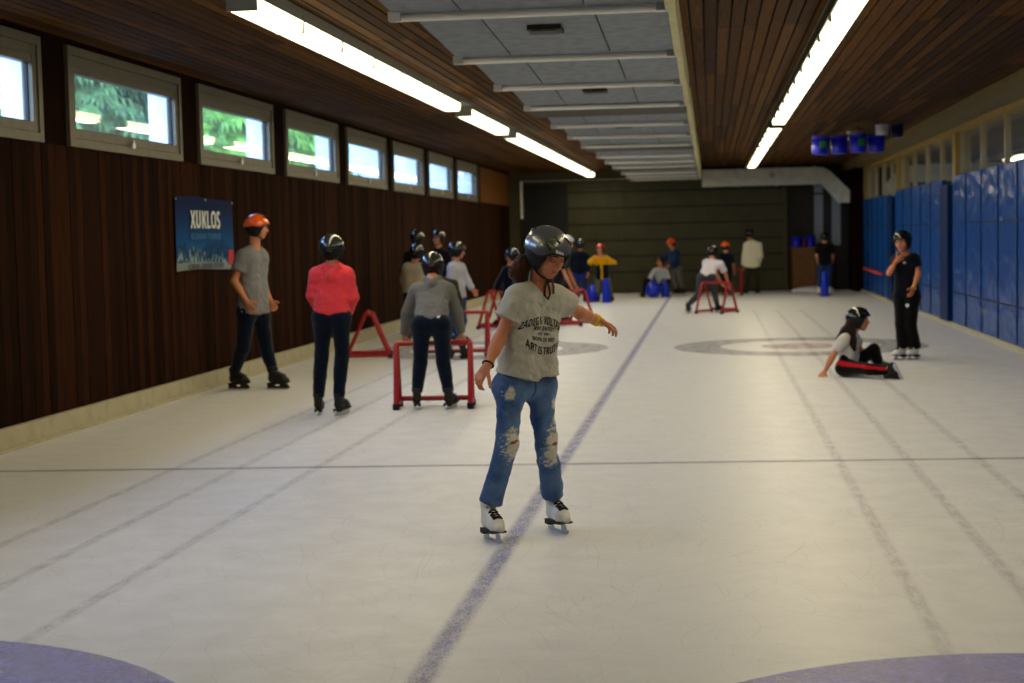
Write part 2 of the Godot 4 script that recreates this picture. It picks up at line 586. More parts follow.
# ------------------------------------------------------------------ right wall: mats, posts, glazing
func right_wall() -> void:
	var w := setting(base("wall_right"), "right wall below the glazing")
	bx("core", Vector3(XR + 0.12, 0, ZB - 0.3), Vector3(XR + 0.4, 2.2, ZF), M.olive, w)
	bx("sill_beam", Vector3(XR + 0.1, 2.14, ZB + 1.6), Vector3(XR + 0.36, 2.22, ZF), M.pine_post, w)
	bx("end_boarding", Vector3(XR - 0.2, 0, ZB), Vector3(XR + 0.4, HC, ZB + 1.55), M.dark_wood, w)
	bx("header_beam", Vector3(3.34, 3.05, ZB), Vector3(4.1, HC, ZF), M.beam, w)
	bx("head_rail", Vector3(XR + 0.02, 2.98, ZB + 1.5), Vector3(XR + 0.26, 3.05, ZF), M.pine_post, w)
	var posts := [-38.3, -31.7, -24.4, -17.0, -9.7, -2.3]
	for p in posts:
		bx("post", Vector3(XR + 0.02, 2.2, p - 0.12), Vector3(XR + 0.26, 3.0, p + 0.12), M.pine_post, w)
	var n := 1
	for i in posts.size() - 1:
		var z0: float = posts[i] + 0.12
		var z1: float = posts[i + 1] - 0.12
		var win := setting(base("window_%d" % (20 + i), Vector3(XR + 0.14, 2.22, (z0 + z1) / 2)), "row of tall glazed panes above the blue mats")
		var hw := (z1 - z0) / 2
		for k in 5:
			var zz := -hw + (2 * hw) * k / 4.0
			bx("mullion", Vector3(-0.04, 0, zz - 0.028), Vector3(0.04, 0.77, zz + 0.028), M.mullion, win)
		for k in 4:
			bx("pane", Vector3(-0.004, 0.0, -hw + 2 * hw * k / 4.0 + 0.03), Vector3(0.004, 0.77, -hw + 2 * hw * (k + 1) / 4.0 - 0.03), M.glass, win)
	# corridor behind the glazing, closed and dim
	var k := setting(base("wall_corridor"), "dim corridor behind the glazing")
	bx("far_side", Vector3(6.0, 0, ZB - 0.3), Vector3(6.2, HC + 0.2, ZF), mat(Color(0.27, 0.35, 0.52), 0.8), k)
	bx("end", Vector3(4.1, 0, ZB - 0.5), Vector3(6.2, HC + 0.2, ZB - 0.3), M.olive, k)
	bx("end", Vector3(4.1, 0, ZF), Vector3(6.2, HC + 0.2, ZF + 0.2), M.olive, k)
	bx("deck", Vector3(4.1, 0.9, ZB - 0.3), Vector3(6.0, 1.0, ZF), M.olive, k)
	bx("lid", Vector3(4.1, HC, ZB - 0.3), Vector3(6.2, HC + 0.2, ZF), mat(Color(0.6, 0.6, 0.58), 0.8), k)
	bx("counter", Vector3(5.2, 1.0, -31.0), Vector3(6.0, 2.45, -25.4), mat(Color(0.75, 0.75, 0.72), 0.7), k)
	# kerb of pale ice and boards under the mats
	setting(bx("baseboard_right", Vector3(XR - 0.05, 0, ZB + 1.55), Vector3(XR + 0.12, 0.06, ZF), M.plinth), "pale kerb under the blue mats")
	# mats: sections between the posts, each of several padded columns in three heights
	var sections := [[-38.2, -32.9, 2.25], [-31.7, -25.4, 2.29], [-24.3, -18.0, 2.31], [-16.9, -10.5, 2.31], [-9.6, -3.0, 2.31]]
	var names := ["farthest blue padded mat section beside the timber end wall", "second farthest blue mat section, behind the standing skater in black", "blue mat section nearest in view, with creases and small tears", "blue padded mat section by the camera side of the rink", "blue padded mat section beside the camera"]
	for i in sections.size():
		var s = sections[i]
		var o := tag(base("wall_mat", Vector3(XR, 0.06, (s[0] + s[1]) / 2)), names[i], "mat", "blue mats on the right wall")
		var hw: float = (s[1] - s[0]) / 2
		var cols := 5
		for c in cols:
			var a := -hw + 2 * hw * c / cols
			var b := -hw + 2 * hw * (c + 1) / cols
			var ys := [0.0, 0.47, 1.53, s[2] - 0.06]
			for r in 3:
				var pm := pad_mesh(b - a - 0.012, ys[r + 1] - ys[r] - 0.002, 0.06, i * 31 + c * 7 + r)
				mi("panel", pm, M.vinyl, o, Vector3(0.0, (ys[r] + ys[r + 1]) / 2, (a + b) / 2))
		for c in range(1, cols):
			var zc := -hw + 2 * hw * c / cols
			bx("seam", Vector3(-0.026, 0.0, zc - 0.007), Vector3(0.02, s[2] - 0.06, zc + 0.007), M.vinyl_dark, o)
		for y in [0.47, 1.53]:
			bx("seam", Vector3(-0.034, y - 0.006, -hw + 0.006), Vector3(0.0, y + 0.006, hw - 0.006), M.black, o)
	for z in [-32.3, -24.85, -17.45, -10.05]:
		var o := bx("post_pad", Vector3(XR - 0.07, 0.061, z - 0.4), Vector3(XR + 0.045, 2.19, z + 0.4), M.vinyl_dark)
		tag(o, {-32.3: "dark blue padded post cover between the two far mat sections", -24.85: "dark blue padded post cover just right of the standing skater in black", -17.45: "dark blue padded post cover past the right edge of the creased mats"}.get(z, "dark blue padded post cover closest to the camera"), "post cover", "post covers between the blue mats")
	# orange bar lying along the mats
	var bar := mi("hand_bar", tube_mesh(PackedVector3Array([Vector3(3.64, 0.60, -37.4), Vector3(3.6, 0.585, -35.0), Vector3(3.62, 0.57, -33.4)]), 0.035, 10), mat(Color(0.78, 0.25, 0.13), 0.5))
	tag(bar, "orange red bar fixed low along the far blue mats", "bar")

# a padded vinyl panel facing -x: domed, with soft creases
func pad_mesh(wz: float, hy: float, depth: float, sd: int) -> ArrayMesh:
	var n := noise(sd, 1.6, 3)
	var nz := 16
	var ny := 16
	var st := SurfaceTool.new()
	st.begin(Mesh.PRIMITIVE_TRIANGLES)
	st.set_smooth_group(0)
	var g := []
	for j in ny + 1:
		var row := PackedVector3Array()
		for i in nz + 1:
			var u := float(i) / nz
			var v := float(j) / ny
			var eu := 1.0 - absf(2 * u - 1) ** 16
			var ev := 1.0 - absf(2 * v - 1) ** 24
			var x := -0.012
			x += n.get_noise_3d(u * wz * 1.2, v * hy * 1.2, sd) * 0.013 * eu * ev
			x += sin(v * hy * 22.0 + absf(u - 0.5) * 9.0 + sd) * 0.012 * eu * ev * clampf(n.get_noise_2d(u * 1.3, v * 1.3 + 9.0) * 2.5, 0, 1)
			row.append(Vector3(x, (v - 0.5) * hy, (u - 0.5) * wz))
		g.append(row)
	for j in ny:
		for i in nz:
			var a: Vector3 = g[j][i]
			var b: Vector3 = g[j][i + 1]
			var c: Vector3 = g[j + 1][i]
			var d: Vector3 = g[j + 1][i + 1]
			for p in [a, c, b, b, c, d]:
				st.add_vertex(p)
	st.set_smooth_group(-1)
	# sides back to the wall
	var rim := []
	for i in nz + 1:
		rim.append(g[0][i])
	for j in range(1, ny + 1):
		rim.append(g[j][nz])
	for i in range(nz - 1, -1, -1):
		rim.append(g[ny][i])
	for j in range(ny - 1, 0, -1):
		rim.append(g[j][0])
	for i in rim.size():
		var a: Vector3 = rim[i]
		var b: Vector3 = rim[(i + 1) % rim.size()]
		var a2 := Vector3(depth, a.y, a.z)
		var b2 := Vector3(depth, b.y, b.z)
		for p in [a, b, a2, b, b2, a2]:
			st.add_vertex(p)
	st.generate_normals()
	return st.commit()

# ------------------------------------------------------------------ back wall
func back_wall() -> void:
	var w := setting(base("wall_back"), "dark back wall of the rink")
	bx("core", Vector3(XL - 0.3, 0, ZB - 0.4), Vector3(4.2, HC + 0.1, ZB - 0.15), M.olive, w)
	bx("boarding", Vector3(XL, 0, ZB - 0.15), Vector3(-4.98, HC, ZB + 0.15), M.olive, w)
	bx("lintel", Vector3(-4.98, 2.98, ZB - 0.15), Vector3(1.95, HC, ZB + 0.2), M.olive, w)
	bx("door_side", Vector3(-4.9, 0, ZB - 0.15), Vector3(-3.72, 2.9, ZB - 0.02), M.black, w)
	bx("recess", Vector3(1.95, 0, ZB - 0.15), Vector3(2.42, HC, ZB - 0.05), mat(Color(0.13, 0.105, 0.065), 0.7), w)
	bx("recess", Vector3(2.42, 2.75, ZB - 0.15), Vector3(3.5, HC, ZB - 0.05), mat(Color(0.13, 0.105, 0.065), 0.7), w)
	# sectional door
	var d := setting(base("door_1", Vector3(-0.92, 0, ZB - 0.02)), "wide sectional door of dark green panels")
	var ys := [0.02, 0.555, 0.97, 1.385, 1.81, 2.235, 2.66, 2.95]
	for i in 7:
		for c in 4:
			var x0 := -2.78 + c * 1.39
			var p := bx("panel", Vector3(x0, ys[i] + 0.02, 0.0), Vector3(x0 + 1.385, ys[i + 1] - 0.025, 0.06), M.door_green, d)
	bx("backing", Vector3(-2.8, 0, -0.03), Vector3(2.8, 2.95, 0.02), M.black, d)
	bx("guide", Vector3(2.78, 0, 0.0), Vector3(2.88, 2.95, 0.12), M.olive, d)
	bx("guide", Vector3(-4.02, 2.0, 0.05), Vector3(-3.96, 3.0, 0.14), M.panel_rail, d)
	bx("guide", Vector3(-4.02, 2.97, 0.05), Vector3(0.0, 3.02, 0.14), M.panel_rail, d)
	# scalloped dark netting rolled above the door
	var poly := PackedVector2Array([Vector2(-4.3, 2.95), Vector2(-4.5, 2.1)])
	for i in 61:
		var x := -4.5 + 6.3 * i / 60.0
		poly.append(Vector2(x, 2.66 + 0.07 * absf(sin(i * PI / 6.0))))
	poly.append(Vector2(1.8, 2.95))
	tag(mi("curtain", prism_mesh(poly, ZB + 0.07, ZB + 0.09), mat(Color(0.15, 0.14, 0.1), 0.9)), "dark scalloped curtain hanging along the top of the sectional door", "curtain")
	# glazed door in the recess
	var g := setting(base("door_2", Vector3(2.95, 0, ZB - 0.06)), "dark door with tall pale glass strips")
	bx("leaf", Vector3(-0.53, 0, 0), Vector3(0.55, 2.75, 0.03), M.black, g)
	for x in [-0.30, 0.14]:
		bx("pane", Vector3(x, 1.15, 0.03), Vector3(x + 0.22, 2.7, 0.045), M.pale, g)
		bx("rail", Vector3(x - 0.02, 2.45, 0.045), Vector3(x + 0.24, 2.5, 0.06), M.black, g)
	# duct
	var du := tag(base("air_duct", Vector3(0, 2.9, ZB + 0.65)), "silvery rectangular air duct running above the door and bending down at the timber wall", "duct")
	for i in 3:
		var x0 := -0.2 + i * 0.94
		bx("duct_section", Vector3(x0, -0.2, -0.25), Vector3(x0 + 0.92, 0.22, 0.25), M.duct, du)
		bx("flange", Vector3(x0 + 0.91, -0.22, -0.27), Vector3(x0 + 0.95, 0.24, 0.27), M.duct, du)
	var el := prism_mesh(PackedVector2Array([Vector2(2.62, -0.2), Vector2(2.62, 0.22), Vector2(2.84, 0.2), Vector2(3.0, 0.1), Vector2(3.47, -0.38), Vector2(3.47, -0.68), Vector2(3.2, -0.68), Vector2(2.8, -0.2)]), -0.25, 0.25)
	mi("elbow", el, M.duct, du)
	for s in [[2.82, 0.2, 2.79, -0.2], [3.17, -0.06, 2.93, -0.37]]:
		mi("seam", tube_mesh(PackedVector3Array([Vector3(s[0], s[1], 0.255), Vector3(s[2], s[3], 0.255)]), 0.012, 6), M.duct, du)
	mi("damper_cap", lathe_mesh(PackedVector2Array([Vector2(0.0, 0.05), Vector2(0.06, 0.04), Vector2(0.07, 0.0)]), 16), M.steel, du, Vector3(1.55, 0.03, 0.25)).rotation.x = PI / 2
	# plywood bench with buckets on it
	var b := tag(base("plywood_counter", Vector3(2.36, 0, ZB + 0.45)), "brown plywood counter box against the back wall", "counter")
	bx("body", Vector3(-0.31, 0.02, -0.3), Vector3(0.27, 1.08, 0.25), M.crate, b)
	bx("top", Vector3(-0.34, 1.08, -0.33), Vector3(0.3, 1.12, 0.29), M.crate, b)
	bx("side_leaf", Vector3(0.29, 0.02, -0.3), Vector3(0.62, 0.98, 0.1), M.crate, b)
	var sn := SphereMesh.new()
	sn.radius = 0.5
	sn.height = 0.22
	sn.is_hemisphere = false
	var hp := mi("snow_heap", sn, mat(Color(0.85, 0.86, 0.9), 0.6), null, Vector3(2.55, 0.02, ZB + 0.95))
	hp.scale = Vector3(1.1, 1.0, 0.5)
	tag(hp, "low heap of scraped snow in front of the plywood counter", "snow")
	# wall behind the camera
	setting(bx("wall_front", Vector3(XL - 0.3, 0, ZF), Vector3(4.2, HC + 0.1, ZF + 0.3), M.dark_wood), "timber wall at the near end of the rink")

# ------------------------------------------------------------------ outside the windows
func outdoors() -> void:
	setting(bx("ground_outside", Vector3(-60, -0.3, -140), Vector3(XL - 0.32, -0.05, 10), mat(Color(0.14, 0.17, 0.09), 0.9)), "grass outside the windows")
	# building far along the facade
	var b := tag(base("building", Vector3(-17.5, 0, -86.0)), "pale blue building seen through the far windows", "building")
	var pale := mat(Color(0.72, 0.80, 0.92), 0.7)
	bx("wall", Vector3(-3, 0, -32), Vector3(2.6, 14, 19), pale, b)
	for i in 7:
		for j in 4:
			var zc := -26.0 + i * 7.0
			var wn := bx("window", Vector3(2.6, 2.2 + j * 3.0, zc - 0.8), Vector3(2.68, 3.9 + j * 3.0, zc + 0.8), mat(Color(0.3, 0.42, 0.6), 0.25) if not M.has("bw") else M.bw, b)
	# conifers
	var spots := [[-14.2, -33.0, 9.5, 0], [-12.6, -42.5, 11.0, 1], [-15.5, -41.0, 12.0, 0], [-11.4, -36.5, 6.5, 1], [-14.4, -49.5, 12.0, 0]]
	var labels := ["tall dark conifer outside, behind the second window", "bright green conifer outside, in the third window", "tall shaded conifer standing behind the bright green one", "smaller fresh green conifer close to the windows", "dark drooping conifer outside, in the fourth window"]
	var greens := [Color(0.27, 0.38, 0.15), Color(0.42, 0.58, 0.17)]
	for i in spots.size():
		var s = spots[i]
		conifer(Vector3(s[0], -0.05, s[1]), s[2], greens[s[3]], 300 + i, labels[i])

func conifer(at: Vector3, h: float, c: Color, sd: int, label: String) -> void:
	var r := RandomNumberGenerator.new()
	r.seed = sd
	var o := tag(base("conifer", at), label, "tree", "conifers outside the windows")
	mi("trunk", tube_mesh(PackedVector3Array([Vector3.ZERO, Vector3(0, h * 0.5, 0), Vector3(0, h, 0)]), 0.2, 8, false, 0.02), mat(Color(0.25, 0.17, 0.11), 0.9), o)
	var m := mat(c, 0.8)
	m.vertex_color_use_as_albedo = true
	m.backlight_enabled = true
	m.backlight = c * 0.8
	m.cull_mode = BaseMaterial3D.CULL_DISABLED
	# a drooping spray: a few narrow bent leaves
	var st := SurfaceTool.new()
	st.begin(Mesh.PRIMITIVE_TRIANGLES)
	for k in 7:
		var a := -1.1 + 2.2 * k / 6.0
		var d := Vector3(sin(a), -0.1, cos(a))
		var w := Vector3(cos(a), 0, -sin(a)) * 0.035
		var l := 0.34 - 0.1 * absf(a)
		var p0 := Vector3(0, 0, 0.05 * k)
		var p1 := p0 + d * l * 0.6
		var p2 := p0 + d * l + Vector3(0, -0.14, 0)
		for p in [p0 - w, p1 - w, p1 + w, p0 - w, p1 + w, p0 + w, p1 - w, p2, p1 + w]:
			st.add_vertex(p)
	st.generate_normals()
	var leaf := st.commit()
	var mm := MultiMesh.new()
	mm.transform_format = MultiMesh.TRANSFORM_3D
	mm.use_colors = true
	mm.mesh = leaf
	var n := int(h * 620)
	mm.instance_count = n
	for i in n:
		var t := pow(r.randf(), 0.8)
		var y := h * (0.08 + 0.92 * t)
		var rad := (1.0 - t) * h * 0.27 + 0.15
		var a := r.randf() * TAU
		var q := rad * sqrt(r.randf_range(0.2, 1.0)) * (0.8 + 0.25 * sin(a * 5.0 + floorf(y * 1.6) * 2.0))
		var p := Vector3(sin(a) * q, y - 0.2 * q, cos(a) * q)
		var bs := Basis.from_euler(Vector3(r.randf_range(0.1, 0.9), a + r.randf_range(-0.6, 0.6), r.randf_range(-0.4, 0.4))).scaled(Vector3.ONE * r.randf_range(0.8, 1.7))
		mm.set_instance_transform(i, Transform3D(bs, p))
		var v := r.randf_range(0.6, 1.25)
		mm.set_instance_color(i, Color(v, v, v))
	var mmi := MultiMeshInstance3D.new()
	mmi.name = "foliage"
	mmi.multimesh = mm
	mmi.material_override = m
	mmi.set_meta("kind", "stuff")
	o.add_child(mmi, true)

# ------------------------------------------------------------------ lamps
func lamps() -> void:
	var lens := mat(Color(0.95, 0.95, 0.9), 0.4)
	lens.emission_enabled = true
	lens.emission = Color(1.0, 0.95, 0.78)
	lens.emission_energy_multiplier = 6.5
	var off := mat(Color(0.7, 0.68, 0.6), 0.5)
	var cap := mat(Color(0.66, 0.66, 0.6), 0.5)
	var prof := PackedVector2Array([Vector2(-0.10, 0.085), Vector2(-0.085, 0.0), Vector2(0.085, 0.0), Vector2(0.10, 0.085)])
	var L := 1.15
	var lens_mesh := prism_mesh(prof, -L / 2, L / 2)
	var flat_lens := prism_mesh(PackedVector2Array([Vector2(-0.086, 0.05), Vector2(-0.08, 0.0), Vector2(0.08, 0.0), Vector2(0.086, 0.05)]), -L / 2, L / 2)
	var shade := mat(Color(0.16, 0.15, 0.12), 0.6)
	# left row: lamps lit and unlit
	var list := []
	for k in 4:
		list.append([-3.03, -5.1 - k * 1.18, k < 3])
	for k in 7:
		list.append([-3.03, -10.40 - k * 1.18, true])
	for k in 3:
		list.append([-3.03, -19.5 - k * 1.18, true])
	for k in 12:
		list.append([-3.03, -23.95 - k * 1.18, true])
	list.append([-3.03, -38.6, true])
	for k in 15:
		list.append([0.975, -4.95 - k * 1.18, true])
	for k in 4:
		list.append([0.975, -23.45 - k * 1.18, true])
	for k in 7:
		list.append([0.975, -28.6 - k * 1.18, true])
	var seen := {"left": 0, "right": 0}
	var nth := ["nearest", "second", "third", "fourth", "fifth", "sixth", "seventh", "eighth", "ninth", "tenth"]
	for s in list:
		var o := base("fluorescent_lamp", Vector3(s[0], HC - 0.06, s[1]))
		var side: String = "left" if s[0] < 0 else "right"
		var row: String = "row near the windows" if s[0] < 0 else "row near the blue mats"
		var name_ := "lit fluorescent batten with a prismatic cover, far down the %s" % row
		if s[1] < -9.3 and s[2]:
			if seen[side] < nth.size():
				name_ = "%s lit fluorescent batten in the ceiling %s" % [nth[seen[side]], row]
			seen[side] += 1
		elif s[2]:
			name_ = "lit fluorescent batten overhead, out of view in the %s" % row
		tag(o, name_ if s[2] else "unlit fluorescent batten at the near end of the row by the windows", "lamp", ("lit lamps in the %s" % row) if s[2] else "")
		var flat: bool = s[0] > 0
		bx("housing", Vector3(-0.1, -0.086 if flat else -0.05, -0.58), Vector3(0.1, 0.0, 0.58), shade if flat else cap, o)
		mi("diffuser", flat_lens if flat else lens_mesh, lens if s[2] else off, o, Vector3(0, -0.135, 0))
		for e in [-1, 1]:
			bx("end_cap", Vector3(-0.105, -0.138, e * 0.579 - 0.004), Vector3(0.105, -0.045, e * 0.579 + 0.004), shade if flat else cap, o)
		if s[2]:
			var al := AreaLight3D.new()
			al.name = "glow"
			al.area_size = Vector2(0.17, 1.14)
			al.light_color = Color(1.0, 0.935, 0.77)
			al.light_energy = 1.2
			al.rotation.x = -PI / 2
			al.position = Vector3(0, -0.142, 0)
			al.shadow_enabled = true
			o.add_child(al)
	# running track of the rows
	for x in [-3.03, 0.975]:
		setting(bx("trim_lamp_rail", Vector3(x - 0.09, HC - 0.06, -39.9), Vector3(x + 0.09, HC - 0.012, -4.3), cap), "pale metal rail that carries the row of lamps")

# ------------------------------------------------------------------ buckets hung under the ceiling
func bucket(called: String, at: Vector3, r: float, h: float, c: Color, tilt: Vector3, label: String, sticker := true, group := "buckets hung under the ceiling") -> Node3D:
	var o := tag(base(called, at), label, "bucket", group)
	o.rotation = tilt
	var m := mat(c, 0.35)
	mi("shell", lathe_mesh(PackedVector2Array([Vector2(0.0, 0.0), Vector2(r * 0.9, 0.0), Vector2(r * 0.92, 0.01), Vector2(r, h), Vector2(r * 0.97, h), Vector2(r * 0.85, 0.02), Vector2(0, 0.02)]), 24), m, o)
	mi("rim", lathe_mesh(PackedVector2Array([Vector2(r * 0.99, h - 0.035), Vector2(r * 1.05, h - 0.03), Vector2(r * 1.05, h), Vector2(r * 0.97, h + 0.004)]), 24), m, o)
	var pts := PackedVector3Array()
	for k in 13:
		var a := PI * k / 12.0
		pts.append(Vector3(cos(a) * r * 1.03, h - 0.02 + sin(a) * r * 0.9, 0))
	mi("handle", tube_mesh(pts, 0.005, 6), M.black, o)
	if at.y > 2.0:
		mi("hook", tube_mesh(PackedVector3Array([Vector3(0, h + r * 0.88, 0), Vector3(0, HC - 0.01 - at.y, 0)]), 0.004, 6), M.black, o)
	if sticker:
		var st := SurfaceTool.new()
		st.begin(Mesh.PRIMITIVE_TRIANGLES)
		for k in 6:
			var a0 := 1.25 + 0.9 * k / 6.0
			var a1 := 1.25 + 0.9 * (k + 1) / 6.0
			var rr := r * 0.965
			var p := [Vector3(cos(a0) * rr, h * 0.35, sin(a0) * rr), Vector3(cos(a1) * rr, h * 0.35, sin(a1) * rr), Vector3(cos(a0) * (rr + 0.01), h * 0.75, sin(a0) * (rr + 0.01)), Vector3(cos(a1) * (rr + 0.01), h * 0.75, sin(a1) * (rr + 0.01))]
			for v in [p[0], p[1], p[2], p[1], p[3], p[2]]:
				st.add_vertex(v)
		st.generate_normals()
		mi("green_label", st.commit(), mat(Color(0.08, 0.45, 0.1), 0.5), o)
	return o

func buckets() -> void:
	var blue := Color(0.08, 0.1, 0.75)
	bucket("bucket", Vector3(1.675, 2.685, -24.0), 0.132, 0.27, blue, Vector3(0.05, 0.4, -0.1), "tilted blue bucket with a green label, leftmost of those hung under the ceiling")
	bucket("bucket", Vector3(1.975, 2.69, -24.05), 0.132, 0.27, blue, Vector3(0, 0, 0.0), "plain blue bucket hung between the two with green labels", false)
	bucket("bucket", Vector3(2.255, 2.70, -24.0), 0.132, 0.27, blue, Vector3(0, 0.5, 0.0), "blue bucket with a green label hung in front of a white tub")
	bucket("bucket", Vector3(2.535, 2.70, -24.05), 0.132, 0.26, blue, Vector3(0, 0, 0.0), "plain blue bucket hung beside and below the small white tub", false)
	bucket("tub", Vector3(2.22, 2.91, -24.4), 0.10, 0.14, Color(0.75, 0.75, 0.7), Vector3.ZERO, "white tub hung behind the labelled blue bucket", false)
	bucket("tub", Vector3(2.58, 2.94, -23.72), 0.095, 0.15, Color(0.82, 0.82, 0.84), Vector3.ZERO, "small white tub hung just above the plain blue bucket", false)
	bucket("bucket", Vector3(2.84, 2.91, -24.0), 0.10, 0.2, Color(0.05, 0.06, 0.3), Vector3(0, 0, 0.0), "dark blue bucket hung alone next to the header beam", false)
	bucket("bucket", Vector3(2.17, 1.12, ZB + 0.45), 0.14, 0.27, blue, Vector3.ZERO, "blue bucket standing on the plywood counter, on its left end", false, "buckets on the counter")
	bucket("bucket", Vector3(2.52, 1.12, ZB + 0.42), 0.125, 0.27, blue, Vector3.ZERO, "blue bucket standing on the plywood counter, behind the skater in the black tee", false, "buckets on the counter")
	var can := mi("red_can", lathe_mesh(PackedVector2Array([Vector2(0, 0), Vector2(0.036, 0), Vector2(0.036, 0.18), Vector2(0.03, 0.2), Vector2(0, 0.2)]), 16), mat(Color(0.45, 0.1, 0.08), 0.5), null, Vector3(2.355, 1.12, ZB + 0.62))
	tag(can, "small dark red can between the buckets on the plywood counter", "can")

# ------------------------------------------------------------------ poster
func text_mesh(t: String, size_m: float, depth := 0.002, font := "Droid Sans", bold := false) -> TextMesh:
	var tm := TextMesh.new()
	var f := SystemFont.new()
	f.font_names = PackedStringArray([font])
	if bold:
		f.font_weight = 700
	tm.font = f
	tm.text = t
	tm.font_size = 64
	tm.pixel_size = size_m / 64.0
	tm.depth = depth
	return tm

func poster() -> void:
	# 1.83 m wide, 0.74 m high on the timber wall; local x runs along the wall towards the back
	var o := tag(base("poster", Vector3(XL + 0.012, 1.238, -15.37)), "blue mountain restaurant poster with white lettering on the timber wall", "poster")
	o.rotation.y = PI / 2
	var W := 1.82
	var H := 0.74
	var s := Vector2i(512, 208)
	var im := Image.create_empty(s.x, s.y, false, Image.FORMAT_RGB8)
	var n := noise(77, 0.012, 5)
	for y in s.y:
		for x in s.x:
			var v := 1.0 - float(y) / s.y
			var c := Color(0.02, 0.13, 0.34).lerp(Color(0.10, 0.42, 0.68), clampf((0.9 - v) * 1.6, 0, 1))
			var ridge := 0.3 + 0.12 * n.get_noise_1d(x * 1.3) + 0.16 * exp(-pow((x - 375.0) / 70.0, 2)) + 0.05 * sin(x * 0.03)
			var ridge2 := 0.19 + 0.2 * n.get_noise_1d(x * 2.2 + 900) + 0.10 * exp(-pow((x - 150.0) / 60.0, 2))
			if v < ridge:
				c = Color(0.13, 0.36, 0.58).lerp(Color(0.07, 0.25, 0.45), clampf(0.5 + n.get_noise_2d(x * 2.0, y * 4.0), 0, 1))
			if v < ridge2:
				c = Color(0.10, 0.30, 0.45).lerp(Color(0.72, 0.78, 0.80), clampf(0.45 + 1.3 * n.get_noise_2d(x * 3.0, y * 3.0 + 300), 0, 1))
			if v < 0.11:
				c = Color(0.62, 0.66, 0.66)
			im.set_pixel(x, y, c)
	var pm := mat(Color(0.82, 0.82, 0.82), 0.6, 0.0, 0.15)
	pm.albedo_texture = tex(im)
	# slightly bowed sheet
	var st := SurfaceTool.new()
	st.begin(Mesh.PRIMITIVE_TRIANGLES)
	st.set_smooth_group(0)
	var f := func(u: float, v: float, back: float) -> Vector3:
		return Vector3((u - 0.5) * W, v * H + 0.012 * sin(u * 5.0), 0.008 * sin(u * 9.0 + v * 2.0) * (1.0 - v) + back)
	for k in 16:
		for j in 4:
			var u0 := k / 16.0
			var u1 := (k + 1) / 16.0
			var v0 := j / 4.0
			var v1 := (j + 1) / 4.0
			for q in [[u0, v0], [u0, v1], [u1, v1], [u0, v0], [u1, v1], [u1, v0]]:
				st.set_uv(Vector2(q[0], 1.0 - q[1]))
				st.add_vertex(f.call(q[0], q[1], 0.012))
			for q in [[u0, v0], [u1, v1], [u0, v1], [u0, v0], [u1, v0], [u1, v1]]:
				st.set_uv(Vector2(q[0], 1.0 - q[1]))
				st.add_vertex(f.call(q[0], q[1], 0.008))
	st.generate_normals()
	mi("sheet", st.commit(), pm, o)
	var white := mat(Color(0.86, 0.88, 0.86), 0.5)
	var faint := mat(Color(0.28, 0.48, 0.66), 0.6, 0.0, 0.2)
	var grey := mat(Color(0.25, 0.32, 0.38), 0.5)
	var t1 := mi("lettering", text_mesh("XUKLOS", 0.29, 0.002, "Droid Sans", true), white, o, Vector3(-0.03, 0.515, 0.026))
	t1.scale = Vector3(0.86, 0.86, 1)
	mi("lettering", text_mesh("RESTAURANT TOURNANT", 0.085), faint, o, Vector3(-0.03, 0.345, 0.026))
	mi("lettering", text_mesh("A 2048 M  -  HORAIRES SPECIAUX", 0.075), grey, o, Vector3(-0.05, 0.04, 0.026))
	bx("red_badge", Vector3(0.69, 0.04, 0.018), Vector3(0.87, 0.2, 0.024), mat(Color(0.7, 0.1, 0.14), 0.5), o)
	for q in [Vector2(-0.89, 0.72), Vector2(0.0, 0.725), Vector2(0.89, 0.71)]:
		mi("pin", lathe_mesh(PackedVector2Array([Vector2(0, 0.012), Vector2(0.01, 0.008), Vector2(0.012, 0.0)]), 8), M.steel, o, Vector3(q.x, q.y, 0.014)).rotation.x = PI / 2

# ------------------------------------------------------------------ bodies: a distance field on a grid, meshed by surface nets
class Buf:
	var v := PackedVector3Array()
	var n := PackedVector3Array()
	var c := PackedColorArray()
	var i := PackedInt32Array()
	func mesh() -> ArrayMesh:
		var a := []
		a.resize(Mesh.ARRAY_MAX)
		a[Mesh.ARRAY_VERTEX] = v
		a[Mesh.ARRAY_NORMAL] = n
		if c.size() == v.size():
			a[Mesh.ARRAY_COLOR] = c
		a[Mesh.ARRAY_INDEX] = i
		var m := ArrayMesh.new()
		if v.size() > 2 and i.size() > 2:
			m.add_surface_from_arrays(Mesh.PRIMITIVE_TRIANGLES, a)
		return m

